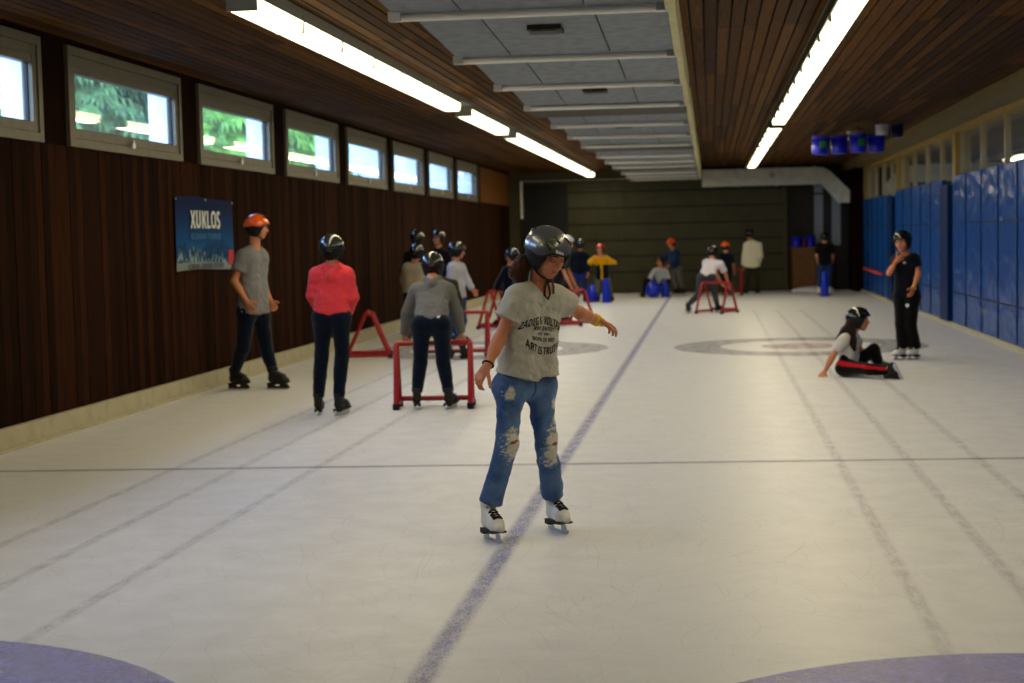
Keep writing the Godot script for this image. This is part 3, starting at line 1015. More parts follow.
class Field:
	var lo: Vector3
	var h: float
	var nx: int
	var ny: int
	var nz: int
	var F := PackedFloat32Array()

	func _init(a: Vector3, b: Vector3, cell: float) -> void:
		h = cell
		lo = a - Vector3.ONE * cell * 2.0
		nx = int(ceil((b.x - a.x) / h)) + 5
		ny = int(ceil((b.y - a.y) / h)) + 5
		nz = int(ceil((b.z - a.z) / h)) + 5
		F.resize(nx * ny * nz)
		F.fill(0.5)

	func span(a: Vector3, b: Vector3, m: float) -> Array:
		var p := (a - Vector3.ONE * m - lo) / h
		var q := (b + Vector3.ONE * m - lo) / h
		return [maxi(0, int(p.x)), mini(nx - 1, int(q.x) + 1), maxi(0, int(p.y)), mini(ny - 1, int(q.y) + 1), maxi(0, int(p.z)), mini(nz - 1, int(q.z) + 1)]

	# tapered capsule; sq squeezes the metric (scale above 1 thins that way); flat cuts the far end square
	func cap(a: Vector3, b: Vector3, ra: float, rb: float, k := 0.02, sq := Basis(), flat := false, flat_a := false) -> void:
		var s := span(a.min(b), a.max(b), maxf(ra, rb) + k + 2.0 * h)
		var ba := sq * (b - a)
		var l := ba.length()
		var inv := 1.0 / maxf(ba.dot(ba), 1e-9)
		var dr := rb - ra
		for z in range(s[4], s[5] + 1):
			for y in range(s[2], s[3] + 1):
				var i := (z * ny + y) * nx + int(s[0])
				var p := Vector3(lo.x + h * int(s[0]), lo.y + h * y, lo.z + h * z) - a
				for x in range(s[0], s[1] + 1):
					var pa := sq * p
					var t := pa.dot(ba) * inv
					var d: float
					if flat and t > 1.0:
						d = maxf((pa - ba * t).length() - rb, (t - 1.0) * l)
					elif flat_a and t < 0.0:
						d = maxf((pa - ba * t).length() - ra, -t * l)
					else:
						t = clampf(t, 0.0, 1.0)
						d = (pa - ba * t).length() - ra - dr * t
					var o := F[i]
					var g := k - absf(o - d)
					var m := minf(o, d)
					if g > 0.0:
						m -= g * g / (4.0 * k)
					F[i] = m
					i += 1
					p.x += h

	# ellipsoid with its own axes; carve takes it away instead
	func ell(c: Vector3, ax: Basis, r: Vector3, k := 0.015, carve := false) -> void:
		var m := maxf(r.x, maxf(r.y, r.z))
		var s := span(c, c, m + k + 2.0 * h)
		var inv := ax.transposed()
		var r1 := Vector3.ONE / r
		for z in range(s[4], s[5] + 1):
			for y in range(s[2], s[3] + 1):
				var i := (z * ny + y) * nx + int(s[0])
				for x in range(s[0], s[1] + 1):
					var p := inv * (lo + Vector3(x, y, z) * h - c)
					var q := p * r1
					var k0 := q.length()
					var k1 := (q * r1).length()
					var d := k0 * (k0 - 1.0) / maxf(k1, 1e-6)
					var o := F[i]
					if carve:
						d = -d
						var g := k - absf(o - d)
						var w := maxf(o, d)
						if g > 0.0:
							w += g * g / (4.0 * k)
						F[i] = w
					else:
						var g := k - absf(o - d)
						var w := minf(o, d)
						if g > 0.0:
							w -= g * g / (4.0 * k)
						F[i] = w
					i += 1

	# cut away all beyond a plane
	func cut(at: Vector3, nrm: Vector3) -> void:
		var i := 0
		for z in nz:
			for y in ny:
				var d := (lo + Vector3(0, y, z) * h - at).dot(nrm)
				var st := nrm.x * h
				for x in nx:
					if d > F[i]:
						F[i] = d
					d += st
					i += 1

	func at(p: Vector3) -> float:
		var q := (p - lo) / h
		var x := clampi(int(q.x), 0, nx - 2)
		var y := clampi(int(q.y), 0, ny - 2)
		var z := clampi(int(q.z), 0, nz - 2)
		var f := q - Vector3(x, y, z)
		var i := (z * ny + y) * nx + x
		var sy := nx
		var sz := nx * ny
		var a := lerpf(lerpf(F[i], F[i + 1], f.x), lerpf(F[i + sy], F[i + sy + 1], f.x), f.y)
		i += sz
		var b := lerpf(lerpf(F[i], F[i + 1], f.x), lerpf(F[i + sy], F[i + sy + 1], f.x), f.y)
		return lerpf(a, b, f.z)

	func grad(p: Vector3) -> Vector3:
		var e := h * 0.8
		return Vector3(at(p + Vector3(e, 0, 0)) - at(p - Vector3(e, 0, 0)), at(p + Vector3(0, e, 0)) - at(p - Vector3(0, e, 0)), at(p + Vector3(0, 0, e)) - at(p - Vector3(0, 0, e))).normalized()

	# surface nets into a buffer; wrinkle moves each point along its normal
	func nets(b: Buf, wr: FastNoiseLite = null, amp := 0.0, axis := Vector3.ZERO) -> void:
		var id := {}
		var acc := PackedVector3Array()
		var cnt := PackedInt32Array()
		var quads := PackedInt32Array()
		var sx := 1
		var sy := nx
		var sz := nx * ny
		var step := [sx, sy, sz]
		var dirs := [Vector3(1, 0, 0), Vector3(0, 1, 0), Vector3(0, 0, 1)]
		for z in range(1, nz - 1):
			for y in range(1, ny - 1):
				var i := (z * ny + y) * nx + 1
				for x in range(1, nx - 1):
					var f0 := F[i]
					if f0 < 3.0 * h and f0 > -3.0 * h:
						var neg := f0 < 0.0
						for a in 3:
							var f1 := F[i + step[a]]
							if (f1 < 0.0) != neg:
								var p: Vector3 = Vector3(x, y, z) + dirs[a] * (f0 / (f0 - f1))
								var u: int = step[(a + 1) % 3]
								var w: int = step[(a + 2) % 3]
								var cells := [i - u - w, i - w, i, i - u]
								var vid := [0, 0, 0, 0]
								for q in 4:
									var cc: int = cells[q]
									var k: int = id.get(cc, -1)
									if k < 0:
										k = acc.size()
										id[cc] = k
										acc.append(p)
										cnt.append(1)
									else:
										acc[k] += p
										cnt[k] += 1
									vid[q] = k
								if neg:
									quads.append_array([vid[0], vid[2], vid[1], vid[0], vid[3], vid[2]])
								else:
									quads.append_array([vid[0], vid[1], vid[2], vid[0], vid[2], vid[3]])
					i += 1
		var first := b.v.size()
		for k in acc.size():
			var p := lo + acc[k] / cnt[k] * h
			var g := grad(p)
			if wr:
				p += g * wr.get_noise_3dv(p) * amp * (1.0 - minf(1.0, 1.6 * absf(g.dot(axis))))
			b.v.append(p)
			b.n.append(g)
		if wr:
			# normals that follow the wrinkles
			var nn := PackedVector3Array()
			nn.resize(acc.size())
			for t in range(0, quads.size(), 3):
				var p0 := b.v[first + quads[t]]
				var fn := (b.v[first + quads[t + 2]] - p0).cross(b.v[first + quads[t + 1]] - p0)
				nn[quads[t]] += fn
				nn[quads[t + 1]] += fn
				nn[quads[t + 2]] += fn
			for k in acc.size():
				if nn[k].length_squared() > 0.0:
					b.n[first + k] = nn[k].normalized()
		for q in quads:
			b.i.append(q + first)

func paint(b: Buf, c: Color) -> void:
	while b.c.size() < b.v.size():
		b.c.append(c)

const SKIN := Color(0.77, 0.50, 0.36)

# five fingers on a palm: d along the hand, t towards the thumb, n out of the palm
func hand(b: Buf, w: Vector3, d: Vector3, t: Vector3, n_hint: Vector3, s: float, curl: float, cell: float) -> void:
	d = d.normalized()
	t = (t - d * t.dot(d)).normalized()
	var n := d.cross(t).normalized()
	if n.dot(n_hint) < 0.0:
		n = -n
	var f := Field.new(w - Vector3.ONE * 0.2 * s, w + Vector3.ONE * 0.2 * s, cell)
	var kk := 0.006
	f.cap(w - d * 0.03 * s, w + d * 0.03 * s, 0.024 * s, 0.026 * s, kk)
	var off := [0.031, 0.0105, -0.0105, -0.030]
	var ln := [0.070, 0.078, 0.072, 0.056]
	for i in 4:
		var a: Vector3 = w + t * off[i] * 0.55 * s + d * 0.02 * s
		var p: Vector3 = w + d * (0.088 - 0.006 * absf(i - 1.2)) * s + t * off[i] * s
		f.cap(a, p, 0.0145 * s, 0.0115 * s, 0.012)
		var spread: float = off[i] * 1.6
		var dd := (d + t * spread).normalized()
		var c: float = curl * (0.85 + 0.12 * i)
		var rot := [0.75 * c, 1.5 * c, 0.95 * c]
		var fr := [0.45, 0.31, 0.24]
		var r := 0.0095 * s
		for k in 3:
			dd = dd.rotated(dd.cross(n).normalized(), rot[k])
			var q: Vector3 = p + dd * ln[i] * fr[k] * s
			f.cap(p, q, r, r * 0.9, 0.004)
			r *= 0.9
			p = q
			n = n  # palm normal stays; the finger turns about its own side
	var p := w + d * 0.022 * s + t * 0.02 * s
	var dd := (d * 0.62 + t * 0.78 + n * 0.22).normalized()
	for k in 3:
		var q: Vector3 = p + dd * [0.042, 0.034, 0.027][k] * s
		f.cap(p, q, [0.014, 0.0105, 0.0095][k] * s, [0.0105, 0.0098, 0.0082][k] * s, 0.006)
		p = q
		dd = (dd + d * 0.35 + n * (0.1 + 0.35 * curl)).normalized()
	f.nets(b)

# head with a face; fw where it looks
func head(b: Buf, c: Vector3, fw: Vector3, nk: Vector3, s: float, cell: float, o: Dictionary) -> void:
	fw = fw.normalized()
	var up := (o.get("up", Vector3.UP) as Vector3)
	var rt := up.cross(fw).normalized()       # the person's left
	up = fw.cross(rt).normalized()
	var B := Basis(rt, up, fw)
	var f := Field.new(c - Vector3.ONE * 0.16 * s, c + Vector3.ONE * 0.16 * s, cell)
	var L := func(x: float, y: float, z: float) -> Vector3:
		return c + B * Vector3(x, y, z) * s
	f.ell(L.call(0, 0.03, -0.012), B, Vector3(0.074, 0.088, 0.094) * s, 0.02)
	f.ell(L.call(0, -0.045, 0.03), B, Vector3(0.056, 0.062, 0.058) * s, 0.03)
	f.ell(L.call(0, -0.012, 0.045), B, Vector3(0.060, 0.06, 0.045) * s, 0.02)
	f.ell(L.call(0, -0.088, 0.062), B, Vector3(0.022, 0.018, 0.019) * s, 0.025)
	for q: float in [-1.0, 1.0]:
		f.ell(L.call(q * 0.037, -0.026, 0.058), B, Vector3(0.024, 0.022, 0.022) * s, 0.02)
		f.ell(L.call(q * 0.032, 0.006, 0.098), B, Vector3(0.02, 0.012, 0.016) * s, 0.012, true)
		f.ell(L.call(q * 0.031, 0.004, 0.076), B, Vector3(0.0155, 0.013, 0.0135) * s, 0.004)
		f.cap(L.call(q * 0.012, 0.026, 0.09), L.call(q * 0.045, 0.026, 0.079), 0.009 * s, 0.007 * s, 0.012)
		f.ell(L.call(q * 0.074, -0.01, -0.012), B, Vector3(0.01, 0.03, 0.018) * s, 0.008)
		f.ell(L.call(q * 0.011, -0.032, 0.099), B, Vector3(0.009, 0.008, 0.01) * s, 0.008)
	f.cap(L.call(0, 0.012, 0.09), L.call(0, -0.028, 0.111), 0.0075 * s, 0.0105 * s, 0.012)
	f.cap(L.call(-0.018, -0.0545, 0.086), L.call(0.018, -0.0545, 0.086), 0.0065 * s, 0.0065 * s, 0.01)
	f.cap(L.call(0, -0.0525, 0.0915), L.call(0, -0.0526, 0.0915), 0.008 * s, 0.008 * s, 0.012)
	f.cap(L.call(-0.013, -0.064, 0.086), L.call(0.013, -0.064, 0.086), 0.008 * s, 0.008 * s, 0.01)
	f.cap(L.call(0, -0.04, -0.02), L.call(0, -0.1, -0.025) * 0.4 + nk * 0.6, 0.052 * s, 0.05 * s, 0.03)
	var first := b.v.size()
	f.nets(b)
	# colours of brows, eyes and lips
	var skin := (o.get("skin", SKIN) as Color).srgb_to_linear()
	paint(b, skin)
	var inv := B.transposed()
	var hairc := (o.get("brow", Color(0.13, 0.08, 0.05)) as Color).srgb_to_linear()
	for i in range(first, b.v.size()):
		var p := inv * (b.v[i] - c) / s
		if p.z < 0.03:
			continue
		var x := absf(p.x)
		var k := skin
		var lip := maxf(absf(p.x) / 0.024, absf(p.y + 0.0585) / (0.0115 - 0.22 * x * x / 0.024))
		if lip < 1.0:
			k = skin.lerp(Color(0.50, 0.15, 0.13), 0.75)
			if absf(p.y + 0.0592) < 0.002:
				k = Color(0.12, 0.03, 0.03)
		if o.get("down", false):
			var ly := -0.0045 + 14.0 * (x - 0.031) * (x - 0.031)
			if absf(x - 0.031) < 0.0165 and absf(p.y - ly) < 0.0026:
				k = Color(0.05, 0.025, 0.015)
			elif absf(x - 0.031) < 0.017 and absf(p.y - 0.004) < 0.009:
				k = skin.lerp(Color(0.35, 0.17, 0.11), 0.3)
			var by0 := 0.0275 - 6.0 * (x - 0.03) * (x - 0.03) / 0.6
			if x > 0.011 and x < 0.052 and absf(p.y - by0) < 0.0048:
				k = skin.lerp(hairc, 0.85)
			b.c[i] = k
			continue
		var e := Vector2((x - 0.031) / 0.0155, (p.y - (o.get("lid", 0.004) as float)) / (o.get("open", 0.0065) as float))
		if e.length() < 1.0:
			k = Color(0.75, 0.72, 0.68)
			if Vector2((x - 0.031) / 0.0075, (p.y - 0.003) / 0.008).length() < 1.0:
				k = Color(0.03, 0.015, 0.01)
		elif e.length() < 1.28 and p.y > -0.002:
			k = Color(0.05, 0.025, 0.015)
		var by := 0.0275 - 6.0 * (x - 0.03) * (x - 0.03) / 0.6
		if x > 0.011 and x < 0.052 and absf(p.y - by) < 0.0048:
			k = skin.lerp(hairc, 0.85)
		if x > 0.02 and x < 0.055 and p.y < -0.012 and p.y > -0.045:
			k = k.lerp(Color(0.62, 0.22, 0.15), 0.16)
		b.c[i] = k

# what one skater wears and is, worked out to buffers
func make_person(sp: Dictionary) -> Dictionary:
	var out := {}
	var J: PackedVector3Array = sp.J
	var s: float = sp.s
	var q: float = sp.q
	var w: Dictionary = sp.w
	var hd := J[0]
	var nk := J[1]
	var pel := (J[8] + J[9]) / 2
	var left := (J[3] - J[2]).normalized()
	var spine := (nk - pel).normalized()
	var fwd := left.cross(spine).normalized()
	left = spine.cross(fwd).normalized()
	var face: Vector3 = sp.face
	var hs: float = sp.get("hs", 0.97 if s < 0.95 else 1.0)
	var thin := Basis.looking_at(-fwd, spine)     # columns: side, up, front
	var thin2 := thin * Basis.from_scale(Vector3(1, 1, 1.06)) * thin.transposed()
	thin = thin * Basis.from_scale(Vector3(1, 1, 1.2)) * thin.transposed()
	var slim: float = w.get("slim", 1.0)
	var lo := J[0]
	var hi := J[0]
	for p in J:
		lo = lo.min(p)
		hi = hi.max(p)
	lo -= Vector3.ONE * 0.2 * s
	hi += Vector3.ONE * 0.2 * s
	var mid := nk.lerp(pel, 0.5)
	var hipv := (J[9] - J[8]).normalized()
	var back := -fwd
	var torso := func(f: Field, off: float, to_hip: float, belly: float) -> void:
		var r := 0.082 * s + off
		var c := nk.lerp(pel, 0.17)
		f.cap(c - left * 0.085 * s, c + left * 0.085 * s, r * 0.95, r * 0.95, 0.04, thin)
		for e: float in [-1.0, 1.0]:
			var top := nk.lerp(pel, 0.2) + left * e * 0.07 * s
			var waist := nk.lerp(pel, 0.66) + left * e * 0.052 * s
			var hip := nk.lerp(pel, 0.66 + 0.34 * to_hip) + hipv * e * 0.066 * s
			f.cap(top, waist, r * 1.02, r * 0.96 + belly, 0.04, thin)
			f.cap(waist, hip, r * 0.96 + belly, r * 1.08 + belly, 0.04, thin2, true)
			f.cap(nk.lerp(hd, 0.06) + left * e * 0.02 * s - spine * 0.03 * s, J[2 if e < 0.0 else 3] - spine * 0.012 * s, 0.034 * s + off, 0.042 * s + off, 0.04)
	# the body itself, one surface
	var f := Field.new(lo, hi, maxf(q, 0.009))
	torso.call(f, 0.0, 1.0, 0.0)
	f.cap(nk.lerp(hd, 0.5), nk - spine * 0.04 * s, 0.047 * s, 0.056 * s, 0.03)
	for e in 2:
		var sh := J[2 + e]
		var el := J[4 + e]
		var wr := J[6 + e]
		f.cap(sh, sh.lerp(el, 0.35), 0.047 * s, 0.043 * s, 0.03)
		f.cap(sh, el, 0.043 * s, 0.034 * s, 0.03)
		f.cap(el, el.lerp(wr, 0.4), 0.037 * s, 0.037 * s, 0.015)
		f.cap(el, wr, 0.036 * s, 0.0245 * s, 0.015)
		var hp := J[8 + e]
		var kn := J[10 + e]
		var an := J[12 + e]
		f.cap(hp + back * 0.02 * s, hp.lerp(kn, 0.2), 0.084 * s * slim, 0.078 * s * slim, 0.03)
		f.cap(hp, kn, 0.078 * s * slim, 0.052 * s * slim, 0.03)
		f.cap(kn, an, 0.05 * s * slim, 0.034 * s, 0.02)
		var shin := (an - kn).normalized()
		var bk := (back - shin * back.dot(shin)).normalized()
		f.cap(kn.lerp(an, 0.15) + bk * 0.015 * s, kn.lerp(an, 0.5) + bk * 0.012 * s, 0.046 * s * slim, 0.042 * s * slim, 0.03)
		f.cap(an, an + shin * 0.02 * s, 0.033 * s, 0.03 * s, 0.02)
	var skin: Color = w.get("skin", SKIN)
	var body := Buf.new()
	f.nets(body)
	paint(body, skin.srgb_to_linear())
	for e in 2:
		var hspec: Array = sp.get("handR" if e == 0 else "handL", [])
		var d := (J[6 + e] - J[4 + e]).normalized()
		var out_ := left * (-1.0 if e == 0 else 1.0)
		if hspec.is_empty():
			hspec = [d, fwd + d.cross(left) * 0.01, -out_, 0.35]
		hand(body, J[6 + e], hspec[0], hspec[1], hspec[2], s * 0.98, hspec[3], sp.get("qh", maxf(q * 0.5, 0.004)))
	paint(body, skin.srgb_to_linear())
	head(body, hd, face, nk, hs, sp.get("qf", maxf(q * 0.6, 0.004)), {"skin": skin, "up": sp.get("up", Vector3.UP), "down": sp.get("down", false), "lid": sp.get("lid", 0.004), "open": sp.get("open", 0.0065)})
	out.body = body
	# the top
	var wn := FastNoiseLite.new()
	wn.seed = hash(sp.called) % 1000
	wn.frequency = sp.get("wf", 14.0)
	wn.fractal_octaves = 3
	wn.noise_type = FastNoiseLite.TYPE_SIMPLEX_SMOOTH
	var ht := nk.lerp(pel, 1.12) + spine * 0.0
	var tlo := nk
	var thi := nk
	for k in [0, 2, 3, 4, 5, 6, 7, 8, 9]:
		tlo = tlo.min(J[k])
		thi = thi.max(J[k])
	f = Field.new(tlo - Vector3.ONE * 0.15, thi + Vector3.ONE * 0.13, q)
	var off: float = w.get("loose", 0.016)
	torso.call(f, off, w.get("hem", 1.05), w.get("belly", 0.006))
	var sl: float = w.get("sleeve", 0.55)
	for e in 2:
		var sh := J[2 + e]
		var el := J[4 + e]
		var wr := J[6 + e]
		if sl <= 1.0:
			f.cap(sh - (el - sh).normalized() * 0.01, sh.lerp(el, sl), 0.052 * s + off * 0.8, 0.047 * s + off * 1.25, 0.03, Basis(), true)
		else:
			f.cap(sh, el, 0.05 * s + off * 0.7, 0.04 * s + off, 0.03)
			f.cap(el, el.lerp(wr, sl - 1.0), 0.042 * s + off * 0.9, 0.03 * s + off * 0.8, 0.02, Basis(), true)
	if w.get("hood", false):
		# a hood lying on the back below the helmet
		var hb := nk + back * 0.062 * s - spine * 0.02 * s
		f.cap(hb - left * 0.07 * s + spine * 0.02, hb + back * 0.03 * s - spine * 0.07 * s, 0.036 * s, 0.045 * s, 0.012)
		f.cap(hb + left * 0.07 * s + spine * 0.02, hb + back * 0.03 * s - spine * 0.07 * s, 0.036 * s, 0.045 * s, 0.012)
		f.cap(nk - left * 0.055 * s + spine * 0.02, nk + left * 0.055 * s + spine * 0.02, 0.035 * s, 0.035 * s, 0.02)
	else:
		# neckline
		f.cap(nk.lerp(hd, 0.9), nk + spine * 0.0, 0.058 * s, 0.06 * s, 0.004)
		f.ell(nk + spine * 0.06 * s + fwd * 0.02 * s, Basis(left, spine, fwd), Vector3(0.078, 0.07 + 0.4 * w.get("vneck", 0.03), 0.1) * s, 0.006, true)
	var top := Buf.new()
	f.nets(top, wn, w.get("crease", 0.006) * (1.0 if q < 0.016 else 0.6), spine)
	var tc: Color = (w.top as Color).srgb_to_linear()
	paint(top, tc)
	if w.has("yoke"):
		# another colour over chest, shoulders and sleeves, and a stripe down the zip
		var yc: Color = (w.yoke as Color).srgb_to_linear()
		var line := nk.lerp(pel, 0.34)
		for i in top.v.size():
			var p := top.v[i]
			if (p - line).dot(spine) > 0.0 or absf((p - mid).dot(left)) < 0.022 and (p - mid).dot(fwd) > 0.0:
				top.c[i] = yc
	out.top = top
	out.wn_seed = wn.seed
	out.field = f if sp.get("keep", false) else null
	# the trousers
	tlo = J[8]
	thi = J[8]
	for k in range(8, 14):
		tlo = tlo.min(J[k])
		thi = thi.max(J[k])
	f = Field.new(tlo - Vector3.ONE * 0.15, thi + Vector3.ONE * 0.2, q)
	var lo2: float = w.get("tight", 0.012)
	var hem: float = w.get("leg", 0.0)
	f.cap(J[8] - hipv * 0.01 + back * 0.005, J[9] + hipv * 0.01 + back * 0.005, 0.083 * s + lo2, 0.083 * s + lo2, 0.03)
	f.cap(J[8] + spine * 0.1 * s, J[9] + spine * 0.1 * s, 0.068 * s + lo2, 0.068 * s + lo2, 0.03, thin, false)
	for e in 2:
		var hp := J[8 + e]
		var kn := J[10 + e]
		var an := J[12 + e]
		f.cap(hp + back * 0.028 * s - spine * 0.02 * s, hp.lerp(kn, 0.18), 0.080 * s * slim + lo2, 0.078 * s * slim + lo2, 0.03)
		f.cap(hp, kn, 0.083 * s * slim + lo2, 0.055 * s * slim + lo2 + hem * 0.4, 0.03)
		f.cap(kn, kn.lerp(an, w.get("length", 0.98)), 0.054 * s * slim + lo2 + hem * 0.4, 0.042 * s * slim + lo2 + hem, 0.02, Basis(), true)
		if hem < 0.015:
			var shin := (an - kn).normalized()
			var bk := (back - shin * back.dot(shin)).normalized()
			f.cap(kn.lerp(an, 0.15) + bk * 0.015 * s, kn.lerp(an, 0.5) + bk * 0.012 * s, 0.046 * s + lo2, 0.042 * s + lo2, 0.03)
	var tr := Buf.new()
	wn.frequency = sp.get("wf2", 11.0)
	f.nets(tr, wn, w.get("crease2", 0.006) * (1.0 if q < 0.016 else 0.6), Vector3.UP)
	paint(tr, (w.legs as Color).srgb_to_linear())
	if w.has("stripe"):
		for i in tr.v.size():
			var p := tr.v[i]
			for e in 2:
				for g in 2:
					var a := J[8 + e + 2 * g]
					var b := J[10 + e + 2 * g]
					var t := (p - a).dot(b - a) / (b - a).length_squared()
					if t > -0.2 and t < 1.1:
						var rel := p - a.lerp(b, t)
						var axis := (b - a).normalized()
						var sv: Vector3 = sp.side if e == 0 else -sp.side
						sv = (sv - axis * sv.dot(axis)).normalized()
						if rel.length() < 0.12 and rel.normalized().dot(sv) > 0.955:
							tr.c[i] = (w.stripe as Color).srgb_to_linear()
	out.legs = tr
	out.left = left
	out.spine = spine
	out.fwd = fwd
	return out

# ------------------------------------------------------------------ helmets and skates, shared shapes
# a patch of an ellipsoid: polar angle from p0 to p1 (functions of the azimuth), with thickness
func dome(r: Vector3, p0: Callable, p1: Callable, a0: float, a1: float, th: float, na := 40, np_ := 16) -> ArrayMesh:
	var st := SurfaceTool.new()
	st.begin(Mesh.PRIMITIVE_TRIANGLES)
	var pt := func(a: float, t: float, e: float) -> Vector3:
		var lo: float = p0.call(a)
		var hi: float = p1.call(a)
		var p := lerpf(lo, hi, t)
		return Vector3(sin(p) * sin(a) * (r.x + e), cos(p) * (r.y + e), sin(p) * cos(a) * (r.z + e))
	st.set_smooth_group(0)
	for i in na:
		var u0 := lerpf(a0, a1, float(i) / na)
		var u1 := lerpf(a0, a1, float(i + 1) / na)
		for j in np_:
			var t0 := float(j) / np_
			var t1 := float(j + 1) / np_
			var a: Vector3 = pt.call(u0, t0, 0.0)
			var b: Vector3 = pt.call(u1, t0, 0.0)
			var c: Vector3 = pt.call(u0, t1, 0.0)
			var d: Vector3 = pt.call(u1, t1, 0.0)
			for v in [a, c, b, b, c, d]:
				st.add_vertex(v)
	st.set_smooth_group(1)
	for i in na:
		var u0 := lerpf(a0, a1, float(i) / na)
		var u1 := lerpf(a0, a1, float(i + 1) / na)
		for j in np_:
			var t0 := float(j) / np_
			var t1 := float(j + 1) / np_
			for v in [pt.call(u0, t0, -th), pt.call(u1, t0, -th), pt.call(u0, t1, -th), pt.call(u1, t0, -th), pt.call(u1, t1, -th), pt.call(u0, t1, -th)]:
				st.add_vertex(v)
	st.set_smooth_group(2)
	for i in na:
		var u0 := lerpf(a0, a1, float(i) / na)
		var u1 := lerpf(a0, a1, float(i + 1) / na)
		for v in [pt.call(u0, 1.0, 0.0), pt.call(u0, 1.0, -th), pt.call(u1, 1.0, 0.0), pt.call(u1, 1.0, 0.0), pt.call(u0, 1.0, -th), pt.call(u1, 1.0, -th)]:
			st.add_vertex(v)
	if a1 - a0 < TAU - 0.01:
		for u in [a0, a1]:
			for j in np_:
				var t0 := float(j) / np_
				var t1 := float(j + 1) / np_
				for v in [pt.call(u, t0, 0.0), pt.call(u, t0, -th), pt.call(u, t1, 0.0), pt.call(u, t1, 0.0), pt.call(u, t0, -th), pt.call(u, t1, -th)]:
					st.add_vertex(v)
	st.generate_normals()
	return st.commit()

const HR := Vector3(0.108, 0.121, 0.133)
var shapes := {}

func helmet_shapes() -> void:
	var zero := func(a: float) -> float: return 0.0
	var edge := func(a: float) -> float:
		var x := absf(wrapf(a, -PI, PI))
		return deg_to_rad(80.0 + 16.0 * smoothstep(0.5, 1.3, x) + 6.0 * smoothstep(1.9, 2.6, x) + 1.5 * cos(x * 6.0))
	var lip := func(a: float) -> float: return edge.call(a) - 0.07
	shapes.shell = dome(HR, zero, edge, -PI, PI, 0.014, 48, 18)
	shapes.lip = dome(HR + Vector3.ONE * 0.003, lip, edge, -PI, PI, 0.012, 48, 2)
	var low := func(a: float) -> float:
		var x := absf(wrapf(a, -PI, PI))
		return deg_to_rad(96.0 + 50.0 * smoothstep(0.75, 1.25, x) - 22.0 * smoothstep(2.0, 2.7, x))
	var under := func(a: float) -> float: return edge.call(a) - 0.05
	shapes.pad_right = dome(HR - Vector3(0.006, -0.014, 0.012), under, low, 0.8, 2.75, 0.026, 20, 8)
	shapes.pad_left = dome(HR - Vector3(0.006, -0.014, 0.012), under, low, -2.75, -0.8, 0.026, 20, 8)
	# vents: short raised slots along the crown
	for k in 6:
		var a: float = [0.45, -0.45, 0.9, -0.9, 2.5, -2.5][k]
		var p: float = [0.75, 0.75, 1.1, 1.1, 0.9, 0.9][k]
		var st := PackedVector3Array()
		for i in 7:
			var aa := a + (i - 3) * 0.055
			var pp := p + (i - 3) * 0.045 * (1.0 if k < 4 else -1.0)
			st.append(Vector3(sin(pp) * sin(aa) * HR.x, cos(pp) * HR.y, sin(pp) * cos(aa) * HR.z) * 1.004)
		shapes["vent%d" % k] = tube_mesh(st, 0.0055, 8)

func boot_buf(shaft: float) -> Buf:
	var f := Field.new(Vector3(-0.07, 0.03, -0.13), Vector3(0.07, 0.06 + shaft + 0.06, 0.17), 0.006)
	f.cap(Vector3(0, 0.105, -0.07), Vector3(0, 0.098, 0.06), 0.036, 0.041, 0.03)
	f.cap(Vector3(0.003, 0.098, 0.06), Vector3(0.0, 0.09, 0.105), 0.041, 0.032, 0.02)
	f.cap(Vector3(0, 0.12, -0.055), Vector3(0, 0.075 + shaft, -0.062), 0.042, 0.05, 0.03, Basis(), true)
	f.cap(Vector3(0, 0.15, -0.01), Vector3(0, 0.115, 0.06), 0.036, 0.034, 0.03)
	f.cut(Vector3(0, 0.066, 0), Vector3(0, -1, 0))
	f.cut(Vector3(0, 0.068 + shaft, -0.06), Vector3(0, 0.94, -0.2).normalized())
	var b := Buf.new()
	f.nets(b)
	shapes.boot_field = f
	return b

